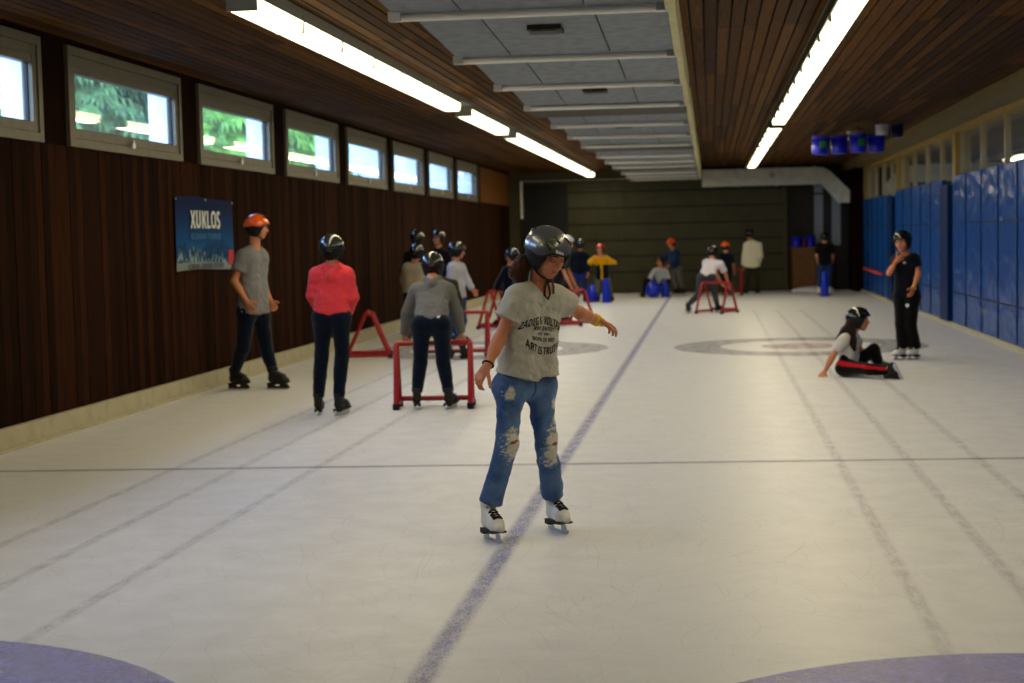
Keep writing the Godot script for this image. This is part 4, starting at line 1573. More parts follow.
func skate_shapes() -> void:
	shapes.boot = boot_buf(0.165).mesh()
	# sole with heel block
	var sole := PackedVector2Array([Vector2(-0.108, 0.066), Vector2(-0.108, 0.036), Vector2(-0.055, 0.034), Vector2(-0.045, 0.052), Vector2(0.03, 0.052), Vector2(0.09, 0.058), Vector2(0.135, 0.072), Vector2(0.12, 0.078)])
	var turn := func(m: ArrayMesh) -> ArrayMesh:
		var st := SurfaceTool.new()
		st.begin(Mesh.PRIMITIVE_TRIANGLES)
		st.append_from(m, 0, Transform3D(Basis(Vector3(0, 0, 1), Vector3(0, 1, 0), Vector3(-1, 0, 0)), Vector3.ZERO))
		return st.commit()
	shapes.sole = turn.call(prism_mesh(sole, -0.036, 0.036))
	# blade with posts, toe pick curve at the front
	var blade := PackedVector2Array([Vector2(-0.135, 0.004), Vector2(-0.12, 0.0), Vector2(0.08, 0.0), Vector2(0.125, 0.006), Vector2(0.145, 0.02), Vector2(0.14, 0.032), Vector2(0.115, 0.02), Vector2(0.105, 0.056), Vector2(0.045, 0.054), Vector2(0.05, 0.018), Vector2(-0.05, 0.017), Vector2(-0.055, 0.036), Vector2(-0.10, 0.038), Vector2(-0.105, 0.017), Vector2(-0.135, 0.014)])
	shapes.blade = turn.call(prism_mesh(blade, -0.0025, 0.0025))
	var holder := PackedVector2Array([Vector2(-0.125, 0.012), Vector2(0.125, 0.012), Vector2(0.13, 0.03), Vector2(0.1, 0.06), Vector2(0.03, 0.056), Vector2(0.02, 0.03), Vector2(-0.03, 0.03), Vector2(-0.05, 0.05), Vector2(-0.115, 0.05)])
	shapes.holder = turn.call(prism_mesh(holder, -0.011, 0.011))
	# laces criss-crossing the instep and the shaft
	var st := SurfaceTool.new()
	st.begin(Mesh.PRIMITIVE_TRIANGLES)
	var tongue := SurfaceTool.new()
	tongue.begin(Mesh.PRIMITIVE_TRIANGLES)
	var path := []
	for k in 8:
		var t := k / 7.0
		var y := lerpf(0.134, 0.222, smoothstep(0.3, 1.0, t))
		var z := lerpf(0.078, -0.004, smoothstep(0.0, 0.75, t))
		path.append(Vector3(0, y + 0.008 + 0.006 * (1.0 - t), z + 0.009))
	var bf: Field = shapes.boot_field
	var out_ := Vector3(0, 0.8, 0.6)
	var snap := func(p: Vector3) -> Vector3:
		p += out_ * 0.06
		for i in 50:
			var d := bf.at(p)
			if d < 0.002:
				break
			p -= out_ * maxf(d * 0.6, 0.001)
		return p + out_ * 0.002
	for k in 8:
		path[k] = snap.call(path[k])
	for k in 7:
		for e: float in [-1.0, 1.0]:
			var pts := PackedVector3Array()
			for q in 6:
				var t := q / 5.0
				var p: Vector3 = (path[k] as Vector3).lerp(path[k + 1], t)
				pts.append(snap.call(Vector3(lerpf(e * 0.028, -e * 0.028, t), p.y, p.z)))
			add_tube(st, pts, 0.0048, 6)
	# bow
	for e: float in [-1.0, 1.0]:
		var o: Vector3 = path[7]
		add_tube(st, PackedVector3Array([o, o + Vector3(e * 0.02, 0.012, 0.012), o + Vector3(e * 0.042, -0.004, 0.014), o + Vector3(e * 0.03, -0.025, 0.012), o]), 0.0035, 6)
		add_tube(st, PackedVector3Array([o, o + Vector3(e * 0.012, -0.02, 0.016), o + Vector3(e * 0.03, -0.06, 0.02)]), 0.003, 6)
	st.generate_normals()
	shapes.laces = st.commit()
	var sink := Vector3(0, -0.017, -0.013)
	shapes.tongue = tube_mesh(PackedVector3Array([path[1] + sink, path[3] + sink, path[5] + sink, path[7] + sink, path[7] + sink + Vector3(0, 0.035, 0.004)]), 0.024, 10)

func skate(p: Node3D, at: Vector3, toe: Vector3, up: Vector3, s: float, kind: String) -> void:
	toe = (toe - up * toe.dot(up)).normalized()
	var x := up.cross(toe).normalized()
	var o := mi("skate", shapes.boot, M["boot_" + kind], p)
	o.transform = Transform3D(Basis(x, up, toe).scaled_local(Vector3.ONE * s), at)
	mi("sole", shapes.sole, M.heel if kind == "white" else M.black, o)
	if kind != "white":
		mi("blade_holder", shapes.holder, M["holder_" + kind], o)
	mi("blade", shapes.blade, M.blade, o)
	mi("tongue", shapes.tongue, M["tongue_" + kind], o)
	mi("laces", shapes.laces, M["lace_" + kind], o)

func helmet(p: Node3D, hd: Vector3, face: Vector3, up0: Vector3, hs: float, c: Color, o: Dictionary) -> MeshInstance3D:
	face = face.normalized()
	var x := up0.cross(face).normalized()
	var up := face.cross(x)
	var B := Basis(x, up, face).scaled_local(Vector3.ONE * hs)
	var key := "helm" + c.to_html()
	if not M.has(key):
		var m := mat(c, o.get("gloss", 0.22), 0.0)
		m.metallic = o.get("metal", 0.25)
		m.clearcoat_enabled = true
		m.clearcoat = 0.6
		m.clearcoat_roughness = 0.12
		M[key] = m
	var h := mi("helmet", shapes.shell, M[key], p)
	h.transform = Transform3D(B, hd + up * 0.022 * hs - face * 0.006 * hs)
	mi("rim", shapes.lip, M.black, h)
	for k in 6:
		mi("vent", shapes["vent%d" % k], o.get("ventmat", M.black), h)
	mi("ear_pad", shapes.pad_right, M.pad, h)
	mi("ear_pad", shapes.pad_left, M.pad, h)
	if o.get("strap", true):
		var pts := PackedVector3Array()
		for k in 13:
			var a := PI * k / 12.0
			pts.append(Vector3(cos(a) * 0.082, -0.07 - sin(a) * 0.062, 0.012 + sin(a) * 0.05))
		mi("strap", tube_mesh(pts, 0.006, 6), M.black, h)
	return h

func cloth(c: Color, rough := 0.9) -> StandardMaterial3D:
	var m := mat(Color(1, 1, 1), rough, 0.0, 0.25)
	m.vertex_color_use_as_albedo = true
	m.albedo_texture = M.weave
	m.uv1_triplanar = true
	m.uv1_scale = Vector3(5, 5, 5)
	m.rim_enabled = true
	m.rim = 0.25
	m.rim_tint = 0.7
	return m

func people_materials() -> void:
	M.weave = tex(gray_image(128, 128, 0.35, 0.35, 0.9, 1.06, 61, 2))
	var sk := mat(Color(1, 1, 1), 0.5, 0.0, 0.4)
	sk.vertex_color_use_as_albedo = true
	sk.subsurf_scatter_enabled = true
	sk.subsurf_scatter_strength = 0.08
	M.skin = sk
	M.cloth = cloth(Color.WHITE)
	M.boot_white = mat(Color(0.86, 0.85, 0.82), 0.4)
	M.boot_black = mat(Color(0.05, 0.05, 0.055), 0.5)
	M.boot_grey = mat(Color(0.055, 0.058, 0.065), 0.5)
	M.tongue_white = mat(Color(0.74, 0.70, 0.58), 0.6)
	M.tongue_black = mat(Color(0.1, 0.1, 0.11), 0.6)
	M.tongue_grey = mat(Color(0.5, 0.52, 0.5), 0.6)
	M.lace_white = mat(Color(0.04, 0.04, 0.045), 0.8)
	M.lace_black = mat(Color(0.2, 0.2, 0.2), 0.8)
	M.lace_grey = mat(Color(0.75, 0.75, 0.72), 0.8)
	M.holder_black = mat(Color(0.08, 0.08, 0.085), 0.5)
	M.holder_grey = mat(Color(0.80, 0.81, 0.82), 0.5)
	M.heel = mat(Color(0.09, 0.075, 0.065), 0.6)
	M.blade = mat(Color(0.72, 0.73, 0.75), 0.35, 0.75)
	M.pad = mat(Color(0.045, 0.045, 0.05), 0.85)
	M.hair = cloth(Color.WHITE, 0.55)

func hair_buf(pts: PackedVector3Array, rs: Array, cell: float, c: Color, sd: int) -> Buf:
	var lo := pts[0]
	var hi := pts[0]
	for p in pts:
		lo = lo.min(p)
		hi = hi.max(p)
	var f := Field.new(lo - Vector3.ONE * 0.1, hi + Vector3.ONE * 0.1, cell)
	for i in pts.size() - 1:
		f.cap(pts[i], pts[i + 1], rs[i], rs[i + 1], 0.02)
	var b := Buf.new()
	var n := FastNoiseLite.new()
	n.seed = sd
	n.frequency = 60.0
	n.fractal_octaves = 2
	f.nets(b, n, cell * 1.6)
	paint(b, c.srgb_to_linear())
	for i in b.v.size():
		var v := 0.75 + 0.6 * n.get_noise_3d(b.v[i].x * 2.0, b.v[i].y * 0.3, b.v[i].z * 2.0)
		b.c[i] = b.c[i] * v
	return b

var done := []
var who := []

func work(i: int) -> void:
	done[i] = make_person(who[i])

func people() -> void:
	people_materials()
	helmet_shapes()
	skate_shapes()
	cast()
	done.resize(who.size())
	var id := WorkerThreadPool.add_group_task(work, who.size())
	WorkerThreadPool.wait_for_group_task_completion(id)
	for i in who.size():
		dress(who[i], done[i])

func dress(sp: Dictionary, r: Dictionary) -> void:
	var w: Dictionary = sp.w
	var J: PackedVector3Array = sp.J
	# small white emblems on the cloth
	for k in sp.get("marks", []):
		var mb: Buf = r.top if k[0] else r.legs
		for i in mb.v.size():
			var d := mb.v[i] + (sp.at as Vector3) - (k[1] as Vector3)
			if mb.n[i].z > 0.0 and Vector2(d.x, d.y).length() < k[2]:
				mb.c[i] = Color(0.75, 0.75, 0.75)
	var o := mi("person", r.body.mesh(), M.skin, null, sp.at)
	tag(o, sp.label, "person", sp.get("group", "skaters on the ice"))
	mi(w.get("topname", "shirt"), r.top.mesh(), M.cloth, o)
	mi(w.get("legname", "trousers"), r.legs.mesh(), M.cloth, o)
	for e in 2:
		var ft: Array = sp.feet[e]
		var up: Vector3 = ft[2] if ft.size() > 2 else Vector3.UP
		skate(o, ft[0], ft[1], up, sp.s * 0.98, w.get("skates", "black"))
	var hs: float = sp.get("hs", 0.97 if sp.s < 0.95 else 1.0)
	var up0: Vector3 = sp.get("up", Vector3.UP)
	var h := helmet(o, J[0], sp.face, up0, hs, w.helmet, {"metal": w.get("metal", 0.25), "gloss": w.get("gloss", 0.22), "ventmat": M.get("vent_" + sp.called, M.black)})
	var fc: Vector3 = (sp.face as Vector3).normalized()
	var hc: Color = w.get("hair", Color(0.12, 0.075, 0.05))
	# hair below the helmet's back edge
	if w.get("nape", true):
		var x := up0.cross(fc).normalized()
		var u := fc.cross(x)
		var p0 := J[0] - u * 0.045 * hs - fc * 0.055 * hs
		var b := hair_buf(PackedVector3Array([p0 - x * 0.04 * hs, p0, p0 + x * 0.04 * hs]), [0.038 * hs, 0.046 * hs, 0.038 * hs], maxf(sp.q * 0.7, 0.005), hc, 5)
		mi("hair", b.mesh(), M.hair, o)
	if sp.has("extra"):
		(sp.extra as Callable).call(o, r, sp, h)

# the world joints of each skater, measured along the hall
func joints(k: String) -> Dictionary:
	var all := {
		"girl": {"at": Vector3(-0.941, 0.000, -7.545), "J": PackedVector3Array([Vector3(0.137, 1.418, 0.025), Vector3(0.083, 1.254, -0.025), Vector3(-0.008, 1.201, 0.095), Vector3(0.170, 1.194, -0.105), Vector3(-0.097, 1.002, 0.135), Vector3(0.274, 1.111, -0.225), Vector3(-0.142, 0.883, 0.235), Vector3(0.350, 1.064, -0.365), Vector3(-0.053, 0.766, 0.055), Vector3(0.079, 0.764, -0.065), Vector3(-0.071, 0.484, 0.115), Vector3(0.108, 0.459, -0.025), Vector3(-0.172, 0.152, 0.088), Vector3(0.127, 0.152, -0.163)]), "feet": [[Vector3(-0.150, 0.000, 0.126), Vector3(0.503, 0.000, 0.865)], [Vector3(0.150, 0.000, -0.126), Vector3(0.522, 0.000, 0.853)]]},
		"orange": {"at": Vector3(-4.645, 0.000, -15.200), "J": PackedVector3Array([Vector3(0.040, 1.659, 0.000), Vector3(0.007, 1.465, 0.000), Vector3(-0.081, 1.366, 0.120), Vector3(0.009, 1.371, -0.140), Vector3(-0.160, 1.125, 0.180), Vector3(0.014, 1.089, -0.200), Vector3(-0.028, 0.921, 0.220), Vector3(0.133, 0.904, -0.100), Vector3(-0.073, 0.812, 0.070), Vector3(0.019, 0.804, -0.080), Vector3(-0.112, 0.436, 0.120), Vector3(0.065, 0.439, -0.100), Vector3(-0.257, 0.173, -0.015), Vector3(0.159, 0.173, -0.013)]), "feet": [[Vector3(-0.208, -0.000, 0.000), Vector3(0.954, 0.000, 0.301)], [Vector3(0.208, 0.000, 0.000), Vector3(0.967, 0.000, 0.254)]]},
		"pink": {"at": Vector3(-3.300, 0.000, -12.900), "J": PackedVector3Array([Vector3(0.054, 1.431, 0.000), Vector3(0.058, 1.284, 0.000), Vector3(0.180, 1.221, 0.000), Vector3(-0.095, 1.226, 0.000), Vector3(0.218, 1.020, -0.020), Vector3(-0.137, 1.043, -0.020), Vector3(0.131, 0.865, -0.200), Vector3(-0.127, 0.876, -0.220), Vector3(0.112, 0.850, 0.000), Vector3(-0.044, 0.852, 0.000), Vector3(0.109, 0.534, -0.030), Vector3(-0.070, 0.536, -0.030), Vector3(0.085, 0.149, 0.040), Vector3(-0.096, 0.149, 0.043)]), "feet": [[Vector3(0.101, 0.000, 0.000), Vector3(0.352, 0.000, -0.936)], [Vector3(-0.101, -0.000, 0.000), Vector3(-0.100, 0.000, -0.995)]]},
		"grey": {"at": Vector3(-2.459, 0.000, -13.300), "J": PackedVector3Array([Vector3(-0.059, 1.253, -0.420), Vector3(-0.036, 1.110, -0.300), Vector3(0.116, 1.046, -0.260), Vector3(-0.187, 1.051, -0.260), Vector3(0.176, 0.845, -0.280), Vector3(-0.279, 0.843, -0.280), Vector3(0.214, 0.635, -0.300), Vector3(-0.312, 0.624, -0.300), Vector3(0.087, 0.747, 0.030), Vector3(-0.088, 0.750, 0.030), Vector3(0.081, 0.420, -0.060), Vector3(-0.123, 0.423, -0.060), Vector3(0.141, 0.149, 0.041), Vector3(-0.144, 0.149, 0.042)]), "feet": [[Vector3(0.154, 0.000, 0.000), Vector3(0.301, 0.000, -0.954)], [Vector3(-0.154, -0.000, 0.000), Vector3(-0.243, 0.000, -0.970)]]},
		"cream": {"at": Vector3(-4.371, 0.000, -22.000), "J": PackedVector3Array([Vector3(0.107, 1.313, 0.000), Vector3(0.050, 1.153, 0.000), Vector3(0.146, 1.107, 0.000), Vector3(-0.048, 1.111, 0.000), Vector3(0.167, 0.928, -0.100), Vector3(-0.108, 0.919, -0.050), Vector3(0.159, 0.777, -0.200), Vector3(-0.102, 0.754, -0.150), Vector3(0.091, 0.712, 0.000), Vector3(-0.028, 0.714, 0.000), Vector3(0.098, 0.404, 0.000), Vector3(-0.051, 0.406, 0.000), Vector3(0.063, 0.143, 0.039), Vector3(-0.087, 0.143, 0.039)]), "feet": [[Vector3(0.075, 0.000, 0.000), Vector3(0.287, 0.000, -0.958)], [Vector3(-0.075, 0.000, 0.000), Vector3(0.287, 0.000, -0.958)]]},
		"tall": {"at": Vector3(-4.529, 0.000, -23.200), "J": PackedVector3Array([Vector3(0.045, 1.510, 0.000), Vector3(0.017, 1.333, 0.000), Vector3(0.157, 1.269, 0.000), Vector3(-0.110, 1.274, 0.000), Vector3(0.179, 1.035, -0.100), Vector3(-0.189, 1.043, -0.050), Vector3(0.139, 0.800, -0.200), Vector3(-0.184, 0.807, -0.150), Vector3(0.081, 0.746, 0.000), Vector3(-0.061, 0.748, 0.000), Vector3(0.087, 0.389, 0.000), Vector3(-0.086, 0.392, 0.000), Vector3(0.081, 0.158, 0.044), Vector3(-0.104, 0.158, 0.045)]), "feet": [[Vector3(0.095, 0.000, 0.000), Vector3(0.287, 0.000, -0.958)], [Vector3(-0.095, 0.000, 0.000), Vector3(0.196, 0.000, -0.981)]]},
		"dark": {"at": Vector3(-4.415, 0.000, -24.400), "J": PackedVector3Array([Vector3(0.038, 1.520, 0.000), Vector3(0.033, 1.334, 0.000), Vector3(-0.100, 1.272, 0.000), Vector3(0.179, 1.266, 0.000), Vector3(-0.147, 1.014, 0.050), Vector3(0.231, 1.007, 0.050), Vector3(-0.085, 0.773, 0.150), Vector3(0.210, 0.769, 0.150), Vector3(-0.048, 0.719, 0.000), Vector3(0.100, 0.717, 0.000), Vector3(-0.073, 0.362, 0.000), Vector3(0.108, 0.359, 0.000), Vector3(-0.086, 0.158, -0.044), Vector3(0.082, 0.158, -0.043)]), "feet": [[Vector3(-0.099, -0.000, 0.000), Vector3(-0.287, 0.000, 0.958)], [Vector3(0.099, -0.000, 0.000), Vector3(0.371, 0.000, 0.928)]]},
		"white": {"at": Vector3(-3.561, 0.000, -21.200), "J": PackedVector3Array([Vector3(0.024, 1.336, 0.000), Vector3(0.006, 1.154, 0.000), Vector3(-0.032, 1.115, 0.120), Vector3(0.056, 1.108, -0.120), Vector3(-0.059, 0.893, 0.160), Vector3(0.131, 0.908, -0.160), Vector3(0.014, 0.697, 0.200), Vector3(0.221, 0.780, -0.120), Vector3(-0.024, 0.678, 0.060), Vector3(0.042, 0.686, -0.060), Vector3(-0.043, 0.342, 0.080), Vector3(0.077, 0.346, -0.060), Vector3(-0.119, 0.147, 0.013), Vector3(0.038, 0.147, 0.013)]), "feet": [[Vector3(-0.079, -0.000, 0.000), Vector3(0.954, 0.000, -0.301)], [Vector3(0.079, 0.000, 0.000), Vector3(0.954, 0.000, -0.301)]]},
		"olive": {"at": Vector3(-3.162, 0.000, -18.800), "J": PackedVector3Array([Vector3(-0.328, 1.101, -0.450), Vector3(-0.231, 0.965, -0.250), Vector3(-0.065, 0.939, -0.180), Vector3(-0.270, 0.942, -0.180), Vector3(-0.018, 0.721, -0.250), Vector3(-0.327, 0.713, -0.250), Vector3(-0.027, 0.513, -0.350), Vector3(-0.311, 0.504, -0.350), Vector3(-0.043, 0.594, 0.000), Vector3(-0.157, 0.596, 0.000), Vector3(0.018, 0.302, -0.050), Vector3(-0.135, 0.291, -0.050), Vector3(0.080, 0.146, 0.039), Vector3(-0.104, 0.146, 0.041)]), "feet": [[Vector3(0.096, 0.000, 0.000), Vector3(0.371, 0.000, -0.928)], [Vector3(-0.096, -0.000, 0.000), Vector3(0.196, 0.000, -0.981)]]},
		"leaning": {"at": Vector3(-3.485, 0.000, -25.600), "J": PackedVector3Array([Vector3(0.154, 1.199, 0.000), Vector3(0.099, 1.015, 0.000), Vector3(0.013, 0.963, -0.120), Vector3(0.062, 0.967, 0.120), Vector3(-0.097, 0.760, -0.140), Vector3(-0.059, 0.751, 0.140), Vector3(-0.187, 0.591, -0.140), Vector3(-0.147, 0.584, 0.140), Vector3(0.065, 0.607, -0.060), Vector3(0.081, 0.594, 0.060), Vector3(-0.044, 0.320, -0.060), Vector3(0.043, 0.308, 0.080), Vector3(-0.055, 0.143, -0.013), Vector3(0.133, 0.143, -0.013)]), "feet": [[Vector3(-0.094, 0.000, 0.000), Vector3(-0.949, 0.000, 0.316)], [Vector3(0.094, 0.000, 0.000), Vector3(-0.949, 0.000, 0.316)]]},
		"whitehelmet": {"at": Vector3(-2.572, 0.000, -26.200), "J": PackedVector3Array([Vector3(0.122, 1.397, 0.000), Vector3(0.066, 1.175, 0.000), Vector3(0.006, 1.075, 0.120), Vector3(0.052, 1.087, -0.120), Vector3(0.112, 0.818, 0.200), Vector3(0.150, 0.843, -0.140), Vector3(0.230, 0.594, 0.220), Vector3(0.270, 0.616, -0.120), Vector3(-0.076, 0.680, 0.060), Vector3(-0.036, 0.692, -0.060), Vector3(-0.048, 0.335, 0.060), Vector3(0.027, 0.345, -0.060), Vector3(-0.120, 0.149, -0.009), Vector3(0.036, 0.149, -0.009)]), "feet": [[Vector3(-0.078, -0.000, 0.000), Vector3(0.976, 0.000, 0.217)], [Vector3(0.078, 0.000, 0.000), Vector3(0.976, 0.000, 0.217)]]},
		"navy": {"at": Vector3(-2.987, 0.000, -35.000), "J": PackedVector3Array([Vector3(0.012, 1.311, 0.000), Vector3(0.009, 1.150, 0.000), Vector3(0.158, 1.090, 0.000), Vector3(-0.142, 1.096, 0.000), Vector3(0.200, 0.871, 0.000), Vector3(-0.192, 0.879, 0.000), Vector3(0.191, 0.667, 0.080), Vector3(-0.200, 0.674, 0.080), Vector3(0.081, 0.644, 0.000), Vector3(-0.069, 0.647, 0.000), Vector3(0.098, 0.322, 0.000), Vector3(-0.086, 0.325, 0.000), Vector3(0.095, 0.152, 0.043), Vector3(-0.095, 0.152, 0.043)]), "feet": [[Vector3(0.104, -0.000, 0.000), Vector3(0.196, 0.000, -0.981)], [Vector3(-0.104, -0.000, 0.000), Vector3(-0.196, 0.000, -0.981)]]},
		"yellow": {"at": Vector3(-2.408, 0.000, -34.800), "J": PackedVector3Array([Vector3(-0.090, 1.201, 0.050), Vector3(-0.063, 1.017, 0.000), Vector3(-0.201, 0.963, 0.000), Vector3(0.085, 0.958, 0.000), Vector3(-0.306, 0.922, 0.120), Vector3(0.215, 0.889, 0.100), Vector3(-0.173, 1.045, 0.200), Vector3(0.021, 1.042, 0.220), Vector3(-0.139, 0.529, 0.000), Vector3(0.032, 0.526, 0.000), Vector3(-0.153, 0.256, 0.030), Vector3(0.121, 0.263, 0.030), Vector3(-0.148, 0.143, -0.039), Vector3(0.148, 0.143, -0.039)]), "feet": [[Vector3(-0.160, -0.000, 0.000), Vector3(-0.287, 0.000, 0.958)], [Vector3(0.160, -0.000, 0.000), Vector3(0.287, 0.000, 0.958)]]},
		"seated": {"at": Vector3(-1.345, 0.000, -37.075), "J": PackedVector3Array([Vector3(0.111, 0.857, -0.325), Vector3(0.112, 0.673, -0.345), Vector3(-0.032, 0.629, -0.275), Vector3(0.257, 0.621, -0.375), Vector3(-0.115, 0.487, -0.175), Vector3(0.318, 0.464, -0.275), Vector3(-0.099, 0.382, -0.025), Vector3(0.213, 0.363, -0.075), Vector3(0.011, 0.346, -0.325), Vector3(0.181, 0.343, -0.325), Vector3(-0.228, 0.423, 0.055), Vector3(0.312, 0.388, 0.005), Vector3(-0.274, 0.143, -0.010), Vector3(0.283, 0.143, -0.064)]), "feet": [[Vector3(-0.295, 0.000, 0.025), Vector3(-0.503, 0.000, 0.865)], [Vector3(0.295, 0.000, -0.025), Vector3(0.301, 0.000, 0.954)]]},
		"bluejacket": {"at": Vector3(-0.806, 0.000, -38.700), "J": PackedVector3Array([Vector3(-0.181, 1.283, 0.100), Vector3(-0.136, 1.105, 0.030), Vector3(-0.241, 1.043, -0.120), Vector3(-0.034, 1.054, 0.120), Vector3(-0.343, 0.893, -0.100), Vector3(-0.061, 0.818, 0.200), Vector3(-0.431, 0.795, -0.050), Vector3(-0.222, 0.735, 0.280), Vector3(-0.106, 0.662, -0.070), Vector3(-0.015, 0.664, 0.070), Vector3(-0.110, 0.360, -0.050), Vector3(0.031, 0.362, 0.100), Vector3(-0.041, 0.149, -0.026), Vector3(0.106, 0.149, -0.030)]), "feet": [[Vector3(-0.075, 0.000, 0.000), Vector3(-0.800, 0.000, 0.600)], [Vector3(0.075, 0.000, 0.000), Vector3(-0.707, 0.000, 0.707)]]},
		"whitetee": {"at": Vector3(-0.147, 0.000, -29.400), "J": PackedVector3Array([Vector3(0.181, 1.143, -0.350), Vector3(0.169, 0.981, -0.250), Vector3(0.330, 0.921, -0.200), Vector3(0.054, 0.945, -0.220), Vector3(0.424, 0.725, -0.280), Vector3(0.243, 0.724, -0.450), Vector3(0.479, 0.531, -0.300), Vector3(0.357, 0.535, -0.550), Vector3(0.146, 0.662, 0.020), Vector3(-0.034, 0.665, 0.040), Vector3(0.218, 0.333, -0.060), Vector3(-0.095, 0.342, 0.050), Vector3(0.255, 0.149, 0.026), Vector3(-0.303, 0.149, 0.041)]), "feet": [[Vector3(0.290, -0.000, 0.000), Vector3(0.800, 0.000, -0.600)], [Vector3(-0.290, 0.000, 0.000), Vector3(0.301, 0.000, -0.954)]]},
		"orangetwo": {"at": Vector3(0.389, 0.000, -37.200), "J": PackedVector3Array([Vector3(-0.034, 1.179, -0.100), Vector3(-0.024, 1.022, -0.050), Vector3(0.106, 0.960, 0.000), Vector3(-0.144, 0.977, 0.000), Vector3(0.153, 0.753, -0.100), Vector3(-0.170, 0.771, -0.100), Vector3(0.178, 0.578, -0.300), Vector3(-0.111, 0.583, -0.300), Vector3(0.042, 0.552, 0.030), Vector3(-0.102, 0.555, 0.030), Vector3(0.039, 0.310, 0.000), Vector3(-0.104, 0.313, 0.000), Vector3(0.065, 0.146, 0.038), Vector3(-0.096, 0.146, 0.040)]), "feet": [[Vector3(0.084, 0.000, 0.000), Vector3(0.447, 0.000, -0.894)], [Vector3(-0.084, -0.000, 0.000), Vector3(0.287, 0.000, -0.958)]]},
		"whitejacket": {"at": Vector3(0.990, 0.000, -38.500), "J": PackedVector3Array([Vector3(-0.040, 1.480, 0.000), Vector3(0.007, 1.280, 0.000), Vector3(0.203, 1.202, 0.000), Vector3(-0.105, 1.208, 0.000), Vector3(0.236, 0.940, 0.030), Vector3(-0.157, 0.936, 0.030), Vector3(0.189, 0.740, -0.100), Vector3(-0.184, 0.687, 0.000), Vector3(0.124, 0.656, 0.000), Vector3(-0.036, 0.659, 0.000), Vector3(0.145, 0.332, 0.000), Vector3(-0.089, 0.323, 0.000), Vector3(0.130, 0.162, 0.041), Vector3(-0.126, 0.162, 0.038)]), "feet": [[Vector3(0.154, 0.000, 0.000), Vector3(0.507, 0.000, -0.862)], [Vector3(-0.154, 0.000, 0.000), Vector3(-0.600, 0.000, -0.800)]]},
		"darktee": {"at": Vector3(2.633, 0.000, -36.400), "J": PackedVector3Array([Vector3(0.013, 1.374, -0.050), Vector3(0.013, 1.222, 0.000), Vector3(0.169, 1.161, 0.000), Vector3(-0.141, 1.167, 0.000), Vector3(0.202, 0.938, 0.000), Vector3(-0.177, 0.946, 0.000), Vector3(0.182, 0.736, -0.200), Vector3(-0.131, 0.742, -0.200), Vector3(0.097, 0.695, 0.000), Vector3(-0.064, 0.698, 0.000), Vector3(0.118, 0.355, 0.000), Vector3(-0.101, 0.359, 0.000), Vector3(0.132, 0.155, 0.045), Vector3(-0.132, 0.155, 0.045)]), "feet": [[Vector3(0.138, -0.000, 0.000), Vector3(0.148, 0.000, -0.989)], [Vector3(-0.138, -0.000, 0.000), Vector3(-0.148, 0.000, -0.989)]]},
		"standing": {"at": Vector3(2.234, 0.000, -18.050), "J": PackedVector3Array([Vector3(-0.046, 1.362, 0.050), Vector3(-0.001, 1.211, 0.000), Vector3(-0.096, 1.166, -0.060), Vector3(0.081, 1.170, 0.060), Vector3(-0.203, 1.009, 0.080), Vector3(0.125, 0.998, 0.100), Vector3(-0.138, 1.142, 0.200), Vector3(0.053, 0.837, 0.220), Vector3(-0.056, 0.738, -0.030), Vector3(0.061, 0.738, 0.030), Vector3(-0.063, 0.405, 0.020), Vector3(0.039, 0.394, 0.060), Vector3(-0.040, 0.152, -0.029), Vector3(0.104, 0.152, -0.032)]), "feet": [[Vector3(-0.073, 0.000, 0.000), Vector3(-0.751, 0.000, 0.661)], [Vector3(0.073, -0.000, 0.000), Vector3(-0.697, 0.000, 0.717)]]},
		"sitting": {"at": Vector3(1.824, 0.000, -15.925), "J": PackedVector3Array([Vector3(-0.315, 0.580, -0.175), Vector3(-0.400, 0.444, -0.205), Vector3(-0.491, 0.373, -0.035), Vector3(-0.359, 0.394, -0.315), Vector3(-0.595, 0.206, -0.075), Vector3(-0.262, 0.231, -0.375), Vector3(-0.665, 0.060, -0.095), Vector3(-0.158, 0.144, -0.395), Vector3(-0.462, 0.099, -0.095), Vector3(-0.377, 0.095, -0.255), Vector3(-0.254, 0.099, 0.155), Vector3(-0.149, 0.269, -0.275), Vector3(-0.060, 0.085, 0.195), Vector3(-0.087, 0.084, -0.295)]), "feet": [[Vector3(0.049, 0.076, 0.275), Vector3(-0.450, 0.850, 0.300), Vector3(-0.752, -0.100, -0.652)], [Vector3(-0.049, 0.001, -0.275), Vector3(0.970, -0.050, 0.200), Vector3(-0.100, 0.995, 0.000)]]},
	}
	return all[k]

func add(called: String, label: String, face: Vector3, s: float, q: float, w: Dictionary, more := {}) -> void:
	var d := joints(called)
	var sp := {"called": called, "label": label, "face": face, "s": s, "q": q, "w": w, "at": d.at, "J": d.J, "feet": d.feet}
	sp.merge(more, true)
	who.append(sp)

